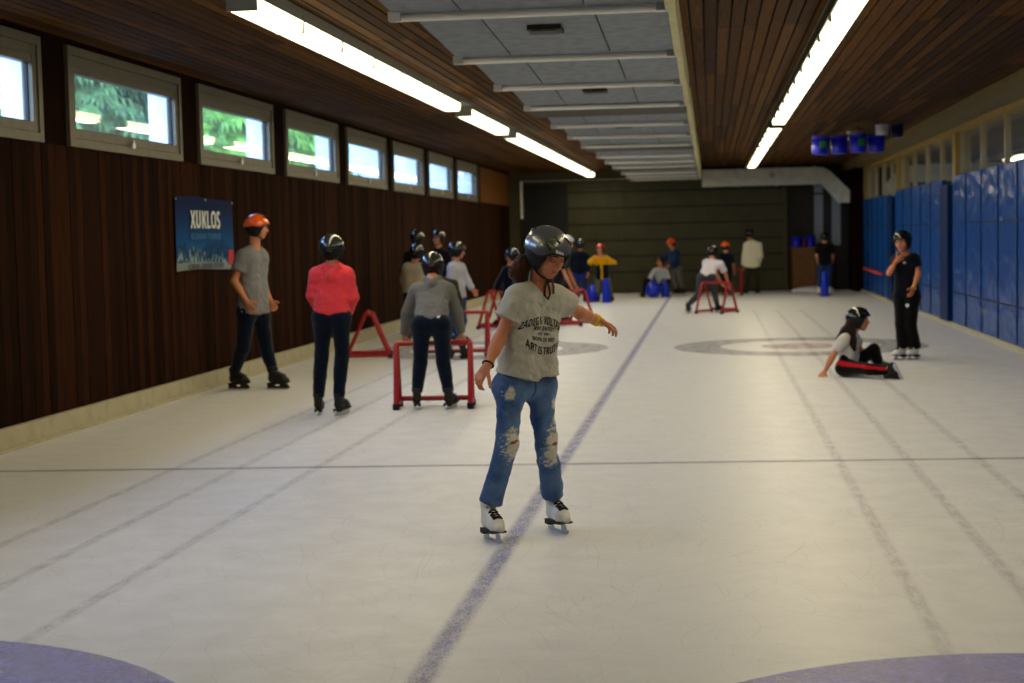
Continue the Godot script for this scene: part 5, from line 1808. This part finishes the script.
func cast() -> void:
	var navy := Color(0.045, 0.05, 0.14)
	var blk := Color(0.035, 0.035, 0.045)
	var denim := Color(0.16, 0.25, 0.44)
	var grip := func(d: Vector3, t: Vector3, n: Vector3) -> Array: return [d, t, n, 0.95]
	M.vent_girl = mat(Color(0.05, 0.052, 0.05), 0.5)
	add("girl", "skater in ripped blue jeans and a pale lettered tee, gliding in front with arms out", Vector3(0.68, -0.42, 0.60), 0.88, 0.0065,
		{"top": Color(0.72, 0.71, 0.66), "legs": Color(0.25, 0.38, 0.60), "helmet": Color(0.40, 0.40, 0.41), "metal": 0.55, "gloss": 0.32, "slim": 0.78, "skates": "white", "loose": 0.022, "belly": 0.014, "hem": 0.72, "sleeve": 0.5, "vneck": 0.13, "tight": 0.012, "leg": 0.016, "length": 0.90, "legname": "jeans", "topname": "tee", "crease": 0.02, "crease2": 0.014, "hair": Color(0.25, 0.14, 0.08), "nape": false},
		{"qh": 0.0032, "qf": 0.0036, "wf": 9.0, "wf2": 9.0, "keep": true, "extra": girl_extra, "down": true, "hs": 0.98, "group": "",
		"handR": [Vector3(-0.55, -0.80, 0.2), Vector3(0.62, -0.30, 0.72), Vector3(0.3, -0.5, -0.8), 0.55],
		"handL": [Vector3(0.80, -0.38, -0.35), Vector3(0.35, 0.1, 0.9), Vector3(-0.2, -0.9, 0.1), 0.38]})
	add("orange", "tall skater in an orange helmet, grey tee and navy trousers, beside the poster", Vector3(0.97, -0.06, -0.12), 1.02, 0.012,
		{"top": Color(0.50, 0.50, 0.51), "legs": navy, "helmet": Color(0.95, 0.36, 0.04), "metal": 0.0, "loose": 0.024, "belly": 0.012, "hem": 1.1, "sleeve": 0.6, "vneck": 0.08, "tight": 0.012, "length": 0.98, "topname": "tee", "crease": 0.012}, {"marks": [[false, Vector3(-4.507, 0.806, -15.200), 0.022]]})
	add("pink", "skater in a coral pink hoodie and navy leggings, seen from behind", Vector3(0.12, 0.0, -1), 0.86, 0.012,
		{"top": Color(0.92, 0.26, 0.30), "legs": navy, "helmet": Color(0.20, 0.22, 0.21), "metal": 0.5, "loose": 0.021, "belly": 0.01, "hem": 0.78, "sleeve": 1.92, "hood": true, "topname": "hoodie", "skates": "grey", "tight": 0.014, "crease": 0.012})
	add("grey", "skater in a grey hoodie leaning on the nearest red walking frame", Vector3(0.0, -0.25, -1), 0.86, 0.012,
		{"top": Color(0.42, 0.42, 0.41), "legs": navy, "helmet": Color(0.20, 0.21, 0.20), "metal": 0.55, "loose": 0.021, "belly": 0.01, "hem": 0.95, "sleeve": 1.92, "hood": true, "topname": "hoodie", "skates": "grey", "tight": 0.014, "crease": 0.012},
		{"handR": [Vector3(0, -0.6, -0.8), Vector3(-1, 0, 0), Vector3(0, -0.8, 0.5), 0.9], "handL": [Vector3(0, -0.6, -0.8), Vector3(1, 0, 0), Vector3(0, -0.8, 0.5), 0.9], "marks": [[false, Vector3(-2.381, 0.826, -13.200), 0.013]]})
	add("cream", "skater in a cream jumper and dark helmet by the timber wall", Vector3(0.3, 0, -1), 0.82, 0.016,
		{"top": Color(0.62, 0.57, 0.46), "legs": blk, "helmet": Color(0.10, 0.105, 0.11), "sleeve": 1.9, "loose": 0.024, "topname": "jumper"})
	add("tall", "tall dark clothed skater standing behind the one in the cream jumper", Vector3(0.3, 0, -1), 0.92, 0.018,
		{"top": Color(0.05, 0.045, 0.045), "legs": blk, "helmet": Color(0.10, 0.105, 0.11), "sleeve": 1.9, "loose": 0.024, "topname": "jacket", "hood": true})
	add("dark", "skater in a dark jacket facing this way, beyond the grey hoodie", Vector3(-0.4, 0, 1), 0.92, 0.018,
		{"top": Color(0.05, 0.035, 0.05), "legs": blk, "helmet": Color(0.05, 0.06, 0.09), "sleeve": 1.9, "loose": 0.026, "topname": "jacket", "hood": true})
	add("white", "skater in a pale lavender hoodie and blue jeans, one arm reaching out", Vector3(0.95, -0.1, -0.3), 0.85, 0.015,
		{"top": Color(0.68, 0.68, 0.74), "legs": denim, "helmet": Color(0.16, 0.18, 0.19), "metal": 0.5, "sleeve": 1.92, "loose": 0.026, "topname": "hoodie", "hood": true, "legname": "jeans"})
	add("olive", "skater in an olive jacket bent over a frame, mostly hidden behind the grey hoodie", Vector3(0.1, -0.3, -1), 0.84, 0.016,
		{"top": Color(0.20, 0.20, 0.13), "legs": denim, "helmet": Color(0.12, 0.12, 0.12), "sleeve": 1.92, "loose": 0.028, "topname": "jacket", "hood": true, "legname": "jeans"})
	add("leaning", "dark clothed skater with brown hair leaning on a frame, behind the front skater's shoulder", Vector3(-0.9, -0.2, 0.2), 0.82, 0.018,
		{"top": Color(0.04, 0.045, 0.09), "legs": Color(0.05, 0.055, 0.06), "helmet": Color(0.11, 0.14, 0.22), "metal": 0.4, "sleeve": 1.9, "loose": 0.024, "topname": "jacket", "hair": Color(0.25, 0.13, 0.08)})
	add("whitehelmet", "skater in a white helmet behind the front skater's head, bare arm on a frame", Vector3(0.9, -0.2, 0.2), 0.86, 0.018,
		{"top": Color(0.10, 0.10, 0.12), "legs": Color(0.08, 0.08, 0.09), "helmet": Color(0.85, 0.84, 0.88), "metal": 0.0, "sleeve": 0.5, "topname": "tee"})
	add("navy", "skater in a navy jacket and blue jeans seen from behind, beside the round aid", Vector3(-0.1, 0, -1), 0.88, 0.02,
		{"top": Color(0.04, 0.055, 0.12), "legs": Color(0.10, 0.17, 0.42), "helmet": Color(0.17, 0.24, 0.28), "metal": 0.4, "sleeve": 1.92, "loose": 0.028, "topname": "jacket", "legname": "jeans", "hood": true})
	add("yellow", "skater in a yellow and navy jacket and red helmet, hands raised", Vector3(-0.15, 0, 1), 0.82, 0.016,
		{"top": Color(0.04, 0.055, 0.11), "yoke": Color(0.85, 0.62, 0.03), "legs": Color(0.36, 0.35, 0.32), "helmet": Color(0.72, 0.05, 0.06), "metal": 0.0, "sleeve": 1.92, "loose": 0.034, "topname": "jacket"})
	add("seated", "small skater in a light grey top sitting on a blue skating aid", Vector3(-0.35, -0.1, 1), 0.82, 0.018,
		{"top": Color(0.62, 0.64, 0.66), "legs": Color(0.05, 0.05, 0.07), "helmet": Color(0.14, 0.06, 0.05), "metal": 0.0, "sleeve": 1.9, "loose": 0.022, "topname": "jumper"})
	add("bluejacket", "skater in an orange helmet and blue jacket, standing behind the seated one", Vector3(-0.55, -0.35, 0.8), 0.86, 0.018,
		{"top": Color(0.05, 0.17, 0.33), "legs": Color(0.38, 0.37, 0.36), "helmet": Color(0.92, 0.33, 0.04), "metal": 0.0, "sleeve": 1.92, "loose": 0.03, "topname": "jacket"})
	add("whitetee", "skater in a white tee and grey leggings bent over a red frame", Vector3(0.25, -0.35, -0.95), 0.86, 0.016,
		{"top": Color(0.88, 0.85, 0.88), "legs": Color(0.24, 0.25, 0.26), "helmet": Color(0.08, 0.085, 0.09), "metal": 0.4, "sleeve": 0.75, "loose": 0.02, "skates": "grey", "topname": "tee", "hair": Color(0.05, 0.035, 0.03)})
	add("orangetwo", "skater in an orange helmet and dark navy tee at the farthest red frame", Vector3(0.4, -0.2, -0.9), 0.84, 0.018,
		{"top": Color(0.035, 0.05, 0.10), "legs": blk, "helmet": Color(0.92, 0.33, 0.04), "metal": 0.0, "sleeve": 0.7, "loose": 0.024, "topname": "tee"})
	add("whitejacket", "skater in a cream white jacket and olive trousers, near the sectional door", Vector3(-0.55, 0, -0.8), 0.95, 0.018,
		{"top": Color(0.90, 0.88, 0.76), "legs": Color(0.20, 0.19, 0.12), "helmet": Color(0.08, 0.12, 0.10), "metal": 0.4, "sleeve": 1.92, "loose": 0.032, "belly": 0.01, "topname": "jacket", "hood": true, "leg": 0.012})
	add("darktee", "skater in a black tee and blue jeans with a blue cone aid by the counter", Vector3(0, 0, -1), 0.9, 0.018,
		{"top": Color(0.03, 0.03, 0.04), "legs": Color(0.13, 0.20, 0.33), "helmet": Color(0.07, 0.08, 0.07), "metal": 0.4, "sleeve": 0.8, "loose": 0.022, "skates": "white", "topname": "tee", "legname": "jeans", "hair": Color(0.05, 0.035, 0.03)})
	add("standing", "skater in black tee and trousers standing by the blue mats, hand at the chin", Vector3(-0.5, -0.08, 0.86), 0.88, 0.012,
		{"top": Color(0.035, 0.035, 0.05), "legs": Color(0.03, 0.032, 0.045), "helmet": Color(0.04, 0.042, 0.045), "metal": 0.1, "sleeve": 0.55, "loose": 0.016, "skates": "white", "topname": "tee", "leg": 0.016, "tight": 0.014, "length": 1.05},
		{"handR": [Vector3(0.45, 0.35, 0.1), Vector3(0.2, 0.8, 0.3), Vector3(0.2, 0.3, -0.9), 0.6], "extra": standing_extra, "marks": [[true, Vector3(2.203, 1.122, -17.950), 0.012], [false, Vector3(2.229, 0.633, -17.950), 0.016]]})
	add("sitting", "skater in a white tee and red striped black trousers sitting on the ice", Vector3(0.94, -0.02, 0.25), 0.84, 0.012,
		{"top": Color(0.80, 0.78, 0.75), "legs": blk, "stripe": Color(0.72, 0.07, 0.12), "helmet": Color(0.045, 0.045, 0.05), "metal": 0.1, "sleeve": 0.55, "loose": 0.018, "topname": "tee", "skates": "grey", "hair": Color(0.16, 0.085, 0.05), "nape": false},
		{"side": Vector3(0.0, 0.35, 0.94), "handR": [Vector3(-0.5, -0.6, 0.3), Vector3(0.7, -0.2, 0.5), Vector3(0.2, -0.9, 0.1), 0.15], "extra": sitting_extra})

func band(p: Node3D, called: String, at: Vector3, axis: Vector3, r: float, th: float, m: Material) -> void:
	axis = axis.normalized()
	var a := axis.cross(Vector3.UP if absf(axis.y) < 0.9 else Vector3.RIGHT).normalized()
	var b := axis.cross(a)
	var pts := PackedVector3Array()
	for k in 20:
		var t := TAU * k / 20.0
		pts.append(at + a * cos(t) * r + b * sin(t) * r)
	mi(called, tube_mesh(pts, th, 8, true), m, p)

func girl_extra(o: Node3D, r: Dictionary, sp: Dictionary, h: MeshInstance3D) -> void:
	var J: PackedVector3Array = sp.J
	var s: float = sp.s
	var nk := J[1]
	var pel := (J[8] + J[9]) / 2
	# jeans: faded thighs, torn pale patches
	var n := noise(8, 26.0, 3)
	var n2 := noise(18, 7.0, 3)
	var b: Buf = r.legs
	var front := (r.fwd as Vector3)
	var tears := [[J[10] + front * 0.06 + Vector3(0.0, 0.0, 0), 0.05, 0.085], [J[11] + front * 0.06 + Vector3(0.015, 0.0, 0), 0.05, 0.11], [J[9].lerp(J[11], 0.30) + front * 0.09 + (r.left as Vector3) * 0.03, 0.022, 0.03], [J[9].lerp(J[11], 0.56) + front * 0.08 + (r.left as Vector3) * 0.03, 0.022, 0.028], [J[8].lerp(J[10], 0.12) + front * 0.07 - (r.left as Vector3) * 0.055, 0.022, 0.04]]
	var deep := Color(0.17, 0.28, 0.48).srgb_to_linear()
	var faded := Color(0.45, 0.58, 0.74).srgb_to_linear()
	for i in b.v.size():
		var p := b.v[i]
		var t := clampf(0.45 + 0.5 * n2.get_noise_3dv(p) + 0.35 * b.n[i].dot(front) - 0.15, 0, 1)
		var c := deep.lerp(faded, t * 0.75 + 0.12 * n.get_noise_3dv(p * 2.0))
		for k in tears:
			var d: Vector3 = p - k[0]
			var e := Vector2(d.dot(r.left) / k[1], (d.y + d.x * 0.25) / k[2]).length() + 0.55 * n.get_noise_3d(p.x, p.y * 2.2, p.z)
			if e < 0.85 and b.n[i].dot(front) > 0.1:
				c = Color(0.88, 0.86, 0.78).srgb_to_linear() * (0.85 + 0.3 * n.get_noise_3d(p.x, p.y * 6.0, p.z))
				if k[1] > 0.04 and absf(d.y - 0.02 - 0.2 * d.x) < 0.007 and e < 0.6:
					c = Color(0.50, 0.28, 0.2).srgb_to_linear()
			elif e < 1.05 and b.n[i].dot(front) > 0.0:
				c = c.lerp(Color(0.62, 0.68, 0.74).srgb_to_linear(), 0.5)
		var wz := (p - pel).dot(r.spine)
		if wz > 0.055 and wz < 0.062 or absf((p - pel).dot(r.left)) < 0.005 and wz > -0.06 and wz < 0.055 and b.n[i].dot(front) > 0.3:
			c = c * 0.4
		b.c[i] = c
	var jeans: MeshInstance3D
	for ch in o.get_children():
		if ch.name == "jeans":
			jeans = ch
	jeans.mesh = b.mesh()
	# belt band at the waist
	# lettering laid onto the shirt
	var f: Field = r.field
	var up: Vector3 = r.spine
	var lf: Vector3 = r.left
	var fw: Vector3 = r.fwd
	var c := nk.lerp(pel, 0.43) - lf * 0.004
	var folds := FastNoiseLite.new()
	folds.seed = r.wn_seed
	folds.frequency = sp.wf
	folds.fractal_octaves = 3
	folds.noise_type = FastNoiseLite.TYPE_SIMPLEX_SMOOTH
	var ink := mat(Color(0.06, 0.065, 0.09), 0.8)
	# words, letter size, height on the chest, arch, width
	var rows := [["ZADIG & VOLTAIRE", 0.055, 0.052, -0.22, 0.56], ["RIVE DROITE", 0.027, 0.013, -0.6, 0.85], ["- EST 1997 -", 0.017, -0.016, 0.0, 1.1], ["BORN IN 1997", 0.027, -0.043, 0.7, 0.8], ["ART IS TRUTH", 0.053, -0.098, 0.16, 0.62]]
	for row in rows:
		var tm := text_mesh(row[0], row[1], 0.0, "Droid Sans", true)
		var a := tm.get_mesh_arrays()
		var vs: PackedVector3Array = a[Mesh.ARRAY_VERTEX]
		var bend: float = row[3]
		var miss := {}
		for i in vs.size():
			var u: float = vs[i].x * row[4]
			var v: float = vs[i].y + row[2]
			if bend != 0.0:
				v += signf(bend) * u * u / (absf(bend) * 2.0)
			var p: Vector3 = c + lf * u + up * v + fw * 0.25
			miss[i] = true
			for k in 90:
				var d := f.at(p)
				if d < 0.0008:
					miss.erase(i)
					break
				p -= fw * clampf(d * 0.6, 0.0008, 0.02)
				if (p - c).dot(fw) < -0.03:
					break
			var g := f.grad(p)
			p += g * folds.get_noise_3dv(p) * float(sp.w.crease) * (1.0 - minf(1.0, 1.6 * absf(g.dot(up))))
			vs[i] = p + fw * 0.0035
		var ids: PackedInt32Array = a[Mesh.ARRAY_INDEX] if a[Mesh.ARRAY_INDEX] != null else PackedInt32Array(range(vs.size()))
		var pst := SurfaceTool.new()
		pst.begin(Mesh.PRIMITIVE_TRIANGLES)
		for t in range(0, ids.size(), 3):
			if not (miss.has(ids[t]) or miss.has(ids[t + 1]) or miss.has(ids[t + 2])):
				for e in 3:
					pst.set_normal(fw)
					pst.add_vertex(vs[ids[t + e]])
		mi("print", pst.commit(), ink, o)
	# wrists
	band(o, "bracelet", J[6] - (J[6] - J[4]).normalized() * 0.01, J[6] - J[4], 0.027, 0.005, M.black)
	var yel := mat(Color(0.92, 0.80, 0.05), 0.5)
	for k in 2:
		band(o, "wristband", J[7] - (J[7] - J[5]).normalized() * (0.0 + 0.026 * k), J[7] - J[5], 0.027, 0.0055, yel)
	# ponytail
	var fc: Vector3 = (sp.face as Vector3).normalized()
	var x := Vector3.UP.cross(fc).normalized()
	var u := fc.cross(x)
	var p0 := J[0] - fc * 0.085 - u * 0.035
	var tail := hair_buf(PackedVector3Array([J[0] - fc * 0.08 - u * 0.06, J[0] + Vector3(-0.12, -0.04, 0.0), J[0] + Vector3(-0.148, -0.085, 0.01), J[0] + Vector3(-0.128, -0.14, 0.02)]), [0.03, 0.036, 0.040, 0.018], 0.005, Color(0.30, 0.17, 0.10), 3)
	mi("ponytail", tail.mesh(), M.hair, o)
	# strands at the temple and the brow
	for e: float in [-1.0, 1.0]:
		var q0 := J[0] + x * 0.06 * e + u * 0.05 + fc * 0.055
		var strand := hair_buf(PackedVector3Array([q0 - x * 0.035 * e + fc * 0.022 + u * 0.006, q0 + fc * 0.008, q0 + x * 0.012 * e - u * 0.05 - fc * 0.02]), [0.010, 0.013, 0.008], 0.004, Color(0.22, 0.12, 0.07), 4)
		mi("hair", strand.mesh(), M.hair, o)
	# chin strap ends hanging in a loop
	var ch0 := J[0] - u * 0.115 + fc * 0.055
	mi("strap_end", tube_mesh(PackedVector3Array([ch0, ch0 + Vector3(-0.012, -0.035, 0.015), ch0 + Vector3(-0.014, -0.075, 0.022), ch0 + Vector3(0.004, -0.095, 0.03), ch0 + Vector3(0.014, -0.07, 0.03), ch0 + Vector3(0.006, -0.03, 0.02), ch0]), 0.006, 8), M.black, o)
	mi("strap_end", tube_mesh(PackedVector3Array([ch0 + Vector3(0.02, 0.0, 0), ch0 + Vector3(0.03, -0.03, 0.015), ch0 + Vector3(0.03, -0.07, 0.02)]), 0.006, 8), mat(Color(0.35, 0.08, 0.06), 0.7), o)
	for k in 2:
		var vp := PackedVector3Array()
		for i in 9:
			var aa := -0.55 - 0.45 * k - 0.09 * (i - 4)
			var pp := 0.72 + 0.28 * k + 0.03 * absf(i - 4)
			vp.append(Vector3(sin(pp) * sin(aa) * HR.x, cos(pp) * HR.y, sin(pp) * cos(aa) * HR.z) * 1.006)
		mi("vent_trim", tube_mesh(vp, 0.004, 6), mat(Color(0.5, 0.55, 0.1), 0.4), h)
	# pale mark on the helmet's front
	var st := SurfaceTool.new()
	st.begin(Mesh.PRIMITIVE_TRIANGLES)
	for k in 3:
		var a0 := -0.52 + k * 0.14
		for q in [[a0, 1.16, a0 + 0.12, 1.31]]:
			var P := func(a: float, p: float) -> Vector3: return Vector3(sin(p) * sin(a) * HR.x, cos(p) * HR.y, sin(p) * cos(a) * HR.z) * 1.012
			var v := [P.call(q[0], q[1] + 0.03 * k), P.call(q[2], q[1] + 0.03 * k + 0.02), P.call(q[0] + 0.03, q[3] + 0.02 * k), P.call(q[2] + 0.03, q[3] + 0.02 * k)]
			for t in [v[0], v[1], v[2], v[1], v[3], v[2]]:
				st.add_vertex(t)
	st.generate_normals()
	mi("white_mark", st.commit(), mat(Color(0.85, 0.85, 0.85), 0.4), h)

func standing_extra(o: Node3D, r: Dictionary, sp: Dictionary, h: MeshInstance3D) -> void:
	var J: PackedVector3Array = sp.J
	band(o, "wristband", J[7], J[7] - J[5], 0.027, 0.006, mat(Color(0.9, 0.75, 0.1), 0.5))
	band(o, "wristband", J[6], J[6] - J[4], 0.027, 0.006, mat(Color(0.75, 0.2, 0.12), 0.5))

func sitting_extra(o: Node3D, r: Dictionary, sp: Dictionary, h: MeshInstance3D) -> void:
	var J: PackedVector3Array = sp.J
	var p0 := J[0] + Vector3(-0.07, -0.04, 0.0)
	var b := hair_buf(PackedVector3Array([p0, p0 + Vector3(-0.03, -0.09, 0.05), p0 + Vector3(-0.01, -0.17, 0.09), p0 + Vector3(0.015, -0.26, 0.09)]), [0.06, 0.06, 0.05, 0.02], 0.008, Color(0.17, 0.09, 0.055), 7)
	mi("long_hair", b.mesh(), M.hair, o)
	var c := hair_buf(PackedVector3Array([p0 + Vector3(0.0, 0.0, 0.02), p0 + Vector3(-0.07, -0.07, 0.05), p0 + Vector3(-0.15, -0.14, 0.06)]), [0.05, 0.045, 0.015], 0.008, Color(0.17, 0.09, 0.055), 9)
	mi("long_hair", c.mesh(), M.hair, o)

# ------------------------------------------------------------------ walking frames and blue aids
func walking_frame(at: Vector3, turn: float, wd: float, ht: float, dp: float, label: String, c := Color(0.62, 0.05, 0.09)) -> void:
	# two triangular ends joined by rails: local x across, z towards the skater
	var o := tag(base("walking_frame", at), label, "walking frame", "red walking frames")
	o.rotation.y = turn
	if not M.has("frame_red"):
		M.frame_red = mat(c, 0.35)
	var m: Material = M.frame_red
	var r := 0.024
	for e: float in [-1.0, 1.0]:
		var x: float = e * wd / 2
		mi("end_triangle", tube_mesh(PackedVector3Array([Vector3(x, r, dp * 0.5), Vector3(x, ht * 0.5, dp * 0.3), Vector3(x, ht - r, dp * 0.12), Vector3(x, ht, 0.0), Vector3(x, ht - r, -dp * 0.06), Vector3(x, ht * 0.5, -dp * 0.27), Vector3(x, r, -dp * 0.5)]), r, 10), m, o)
		mi("foot_rail", tube_mesh(PackedVector3Array([Vector3(x, 0.045, dp * 0.5), Vector3(x, 0.045, -dp * 0.5)]), r, 10), m, o)
		for g in [-1.0, 1.0]:
			mi("rubber_foot", lathe_mesh(PackedVector2Array([Vector2(0, 0), Vector2(0.03, 0.0), Vector2(0.032, 0.05), Vector2(0.026, 0.055)]), 12), M.rubber, o, Vector3(x, 0.0, g * dp * 0.5))
	mi("hand_rail", tube_mesh(PackedVector3Array([Vector3(-wd / 2, ht, 0), Vector3(wd / 2, ht, 0)]), r, 10), m, o)
	mi("low_rail", tube_mesh(PackedVector3Array([Vector3(-wd / 2, 0.07, -dp * 0.46), Vector3(wd / 2, 0.07, -dp * 0.46)]), r, 10), m, o)

func aids() -> void:
	walking_frame(Vector3(-2.47, 0, -13.4), 0.1, 0.66, 0.58, 0.32, "red walking frame held by the skater in the grey hoodie")
	walking_frame(Vector3(-4.41, 0, -19.3), PI / 2 + 0.2, 0.6, 0.58, 0.56, "red walking frame standing alone by the timber wall, behind the pink hoodie")
	walking_frame(Vector3(-3.2, 0, -18.95), 0.2, 0.8, 0.58, 0.7, "red walking frame partly hidden behind the legs of the grey hoodie skater")
	walking_frame(Vector3(-3.62, 0, -25.3), PI / 2 - 0.1, 0.6, 0.62, 0.4, "red walking frame used by the dark clothed skater with brown hair")
	walking_frame(Vector3(-2.3, 0, -25.8), 1.15, 0.5, 0.6, 0.5, "red walking frame seen just under the front skater's outstretched arm")
	walking_frame(Vector3(0.10, 0, -29.15), -0.5, 0.55, 0.58, 0.62, "red walking frame under the bent skater in the white tee")
	walking_frame(Vector3(0.42, 0, -37.6), 0.0, 0.62, 0.62, 0.5, "farthest red walking frame, held by the second orange helmet")
	var blue := mat(Color(0.03, 0.16, 0.72), 0.3)
	M.aid_blue = blue
	# seal-like seats: egg body, head bump, grip
	egg_aid(Vector3(-2.69, 0, -34.85), 0.16, 0.38, 0.0, "round glossy blue skating aid standing beside the skater in the yellow jacket")
	egg_aid(Vector3(-1.385, 0, -36.85), 0.19, 0.39, 0.2, "blue egg shaped skating aid under the seated skater")
	cone_aid(Vector3(-2.35, 0, -34.4), 0.55, "tall narrow blue skating aid in front of the skater in the yellow jacket")
	cone_aid(Vector3(2.61, 0, -36.0), 0.60, "blue cone shaped skating aid between the legs of the skater in jeans")
	cone_aid(Vector3(-1.10, 0, -37.05), 0.39, "small upright blue aid right beside the seated skater")

func egg_aid(at: Vector3, r: float, h: float, turn: float, label: String) -> void:
	var o := tag(base("skating_aid", at), label, "skating aid", "blue plastic skating aids")
	o.rotation.y = turn
	var prof := PackedVector2Array()
	for k in 17:
		var t := PI * k / 16.0
		prof.append(Vector2(sin(t) * r * (1.0 - 0.12 * cos(PI - t)), h / 2 - cos(t) * h / 2))
	mi("body", lathe_mesh(prof, 28), M.aid_blue, o)
	mi("runner", tube_mesh(PackedVector3Array([Vector3(-0.07, 0.02, -0.2), Vector3(-0.07, 0.02, 0.16)]), 0.02, 8), M.aid_blue, o)
	mi("runner", tube_mesh(PackedVector3Array([Vector3(0.07, 0.02, -0.2), Vector3(0.07, 0.02, 0.16)]), 0.02, 8), M.aid_blue, o)
	mi("grip", tube_mesh(PackedVector3Array([Vector3(-0.08, h * 0.9, -0.03), Vector3(-0.06, h * 1.03, -0.04), Vector3(0.06, h * 1.03, -0.04), Vector3(0.08, h * 0.9, -0.03)]), 0.015, 8), M.aid_blue, o)

func cone_aid(at: Vector3, h: float, label: String) -> void:
	var o := tag(base("skating_aid", at), label, "skating aid", "blue plastic skating aids")
	mi("body", lathe_mesh(PackedVector2Array([Vector2(0, 0.03), Vector2(0.1, 0.03), Vector2(0.1, 0.06), Vector2(0.088, h * 0.45), Vector2(0.068, h * 0.85), Vector2(0.05, h * 0.97), Vector2(0, h)]), 24), M.aid_blue, o)
	mi("base_plate", lathe_mesh(PackedVector2Array([Vector2(0, 0), Vector2(0.11, 0.0), Vector2(0.115, 0.02), Vector2(0.1, 0.035), Vector2(0, 0.035)]), 24), M.aid_blue, o)
	mi("grip", tube_mesh(PackedVector3Array([Vector3(-0.1, h * 0.9, 0), Vector3(0.1, h * 0.9, 0)]), 0.014, 8), M.aid_blue, o)
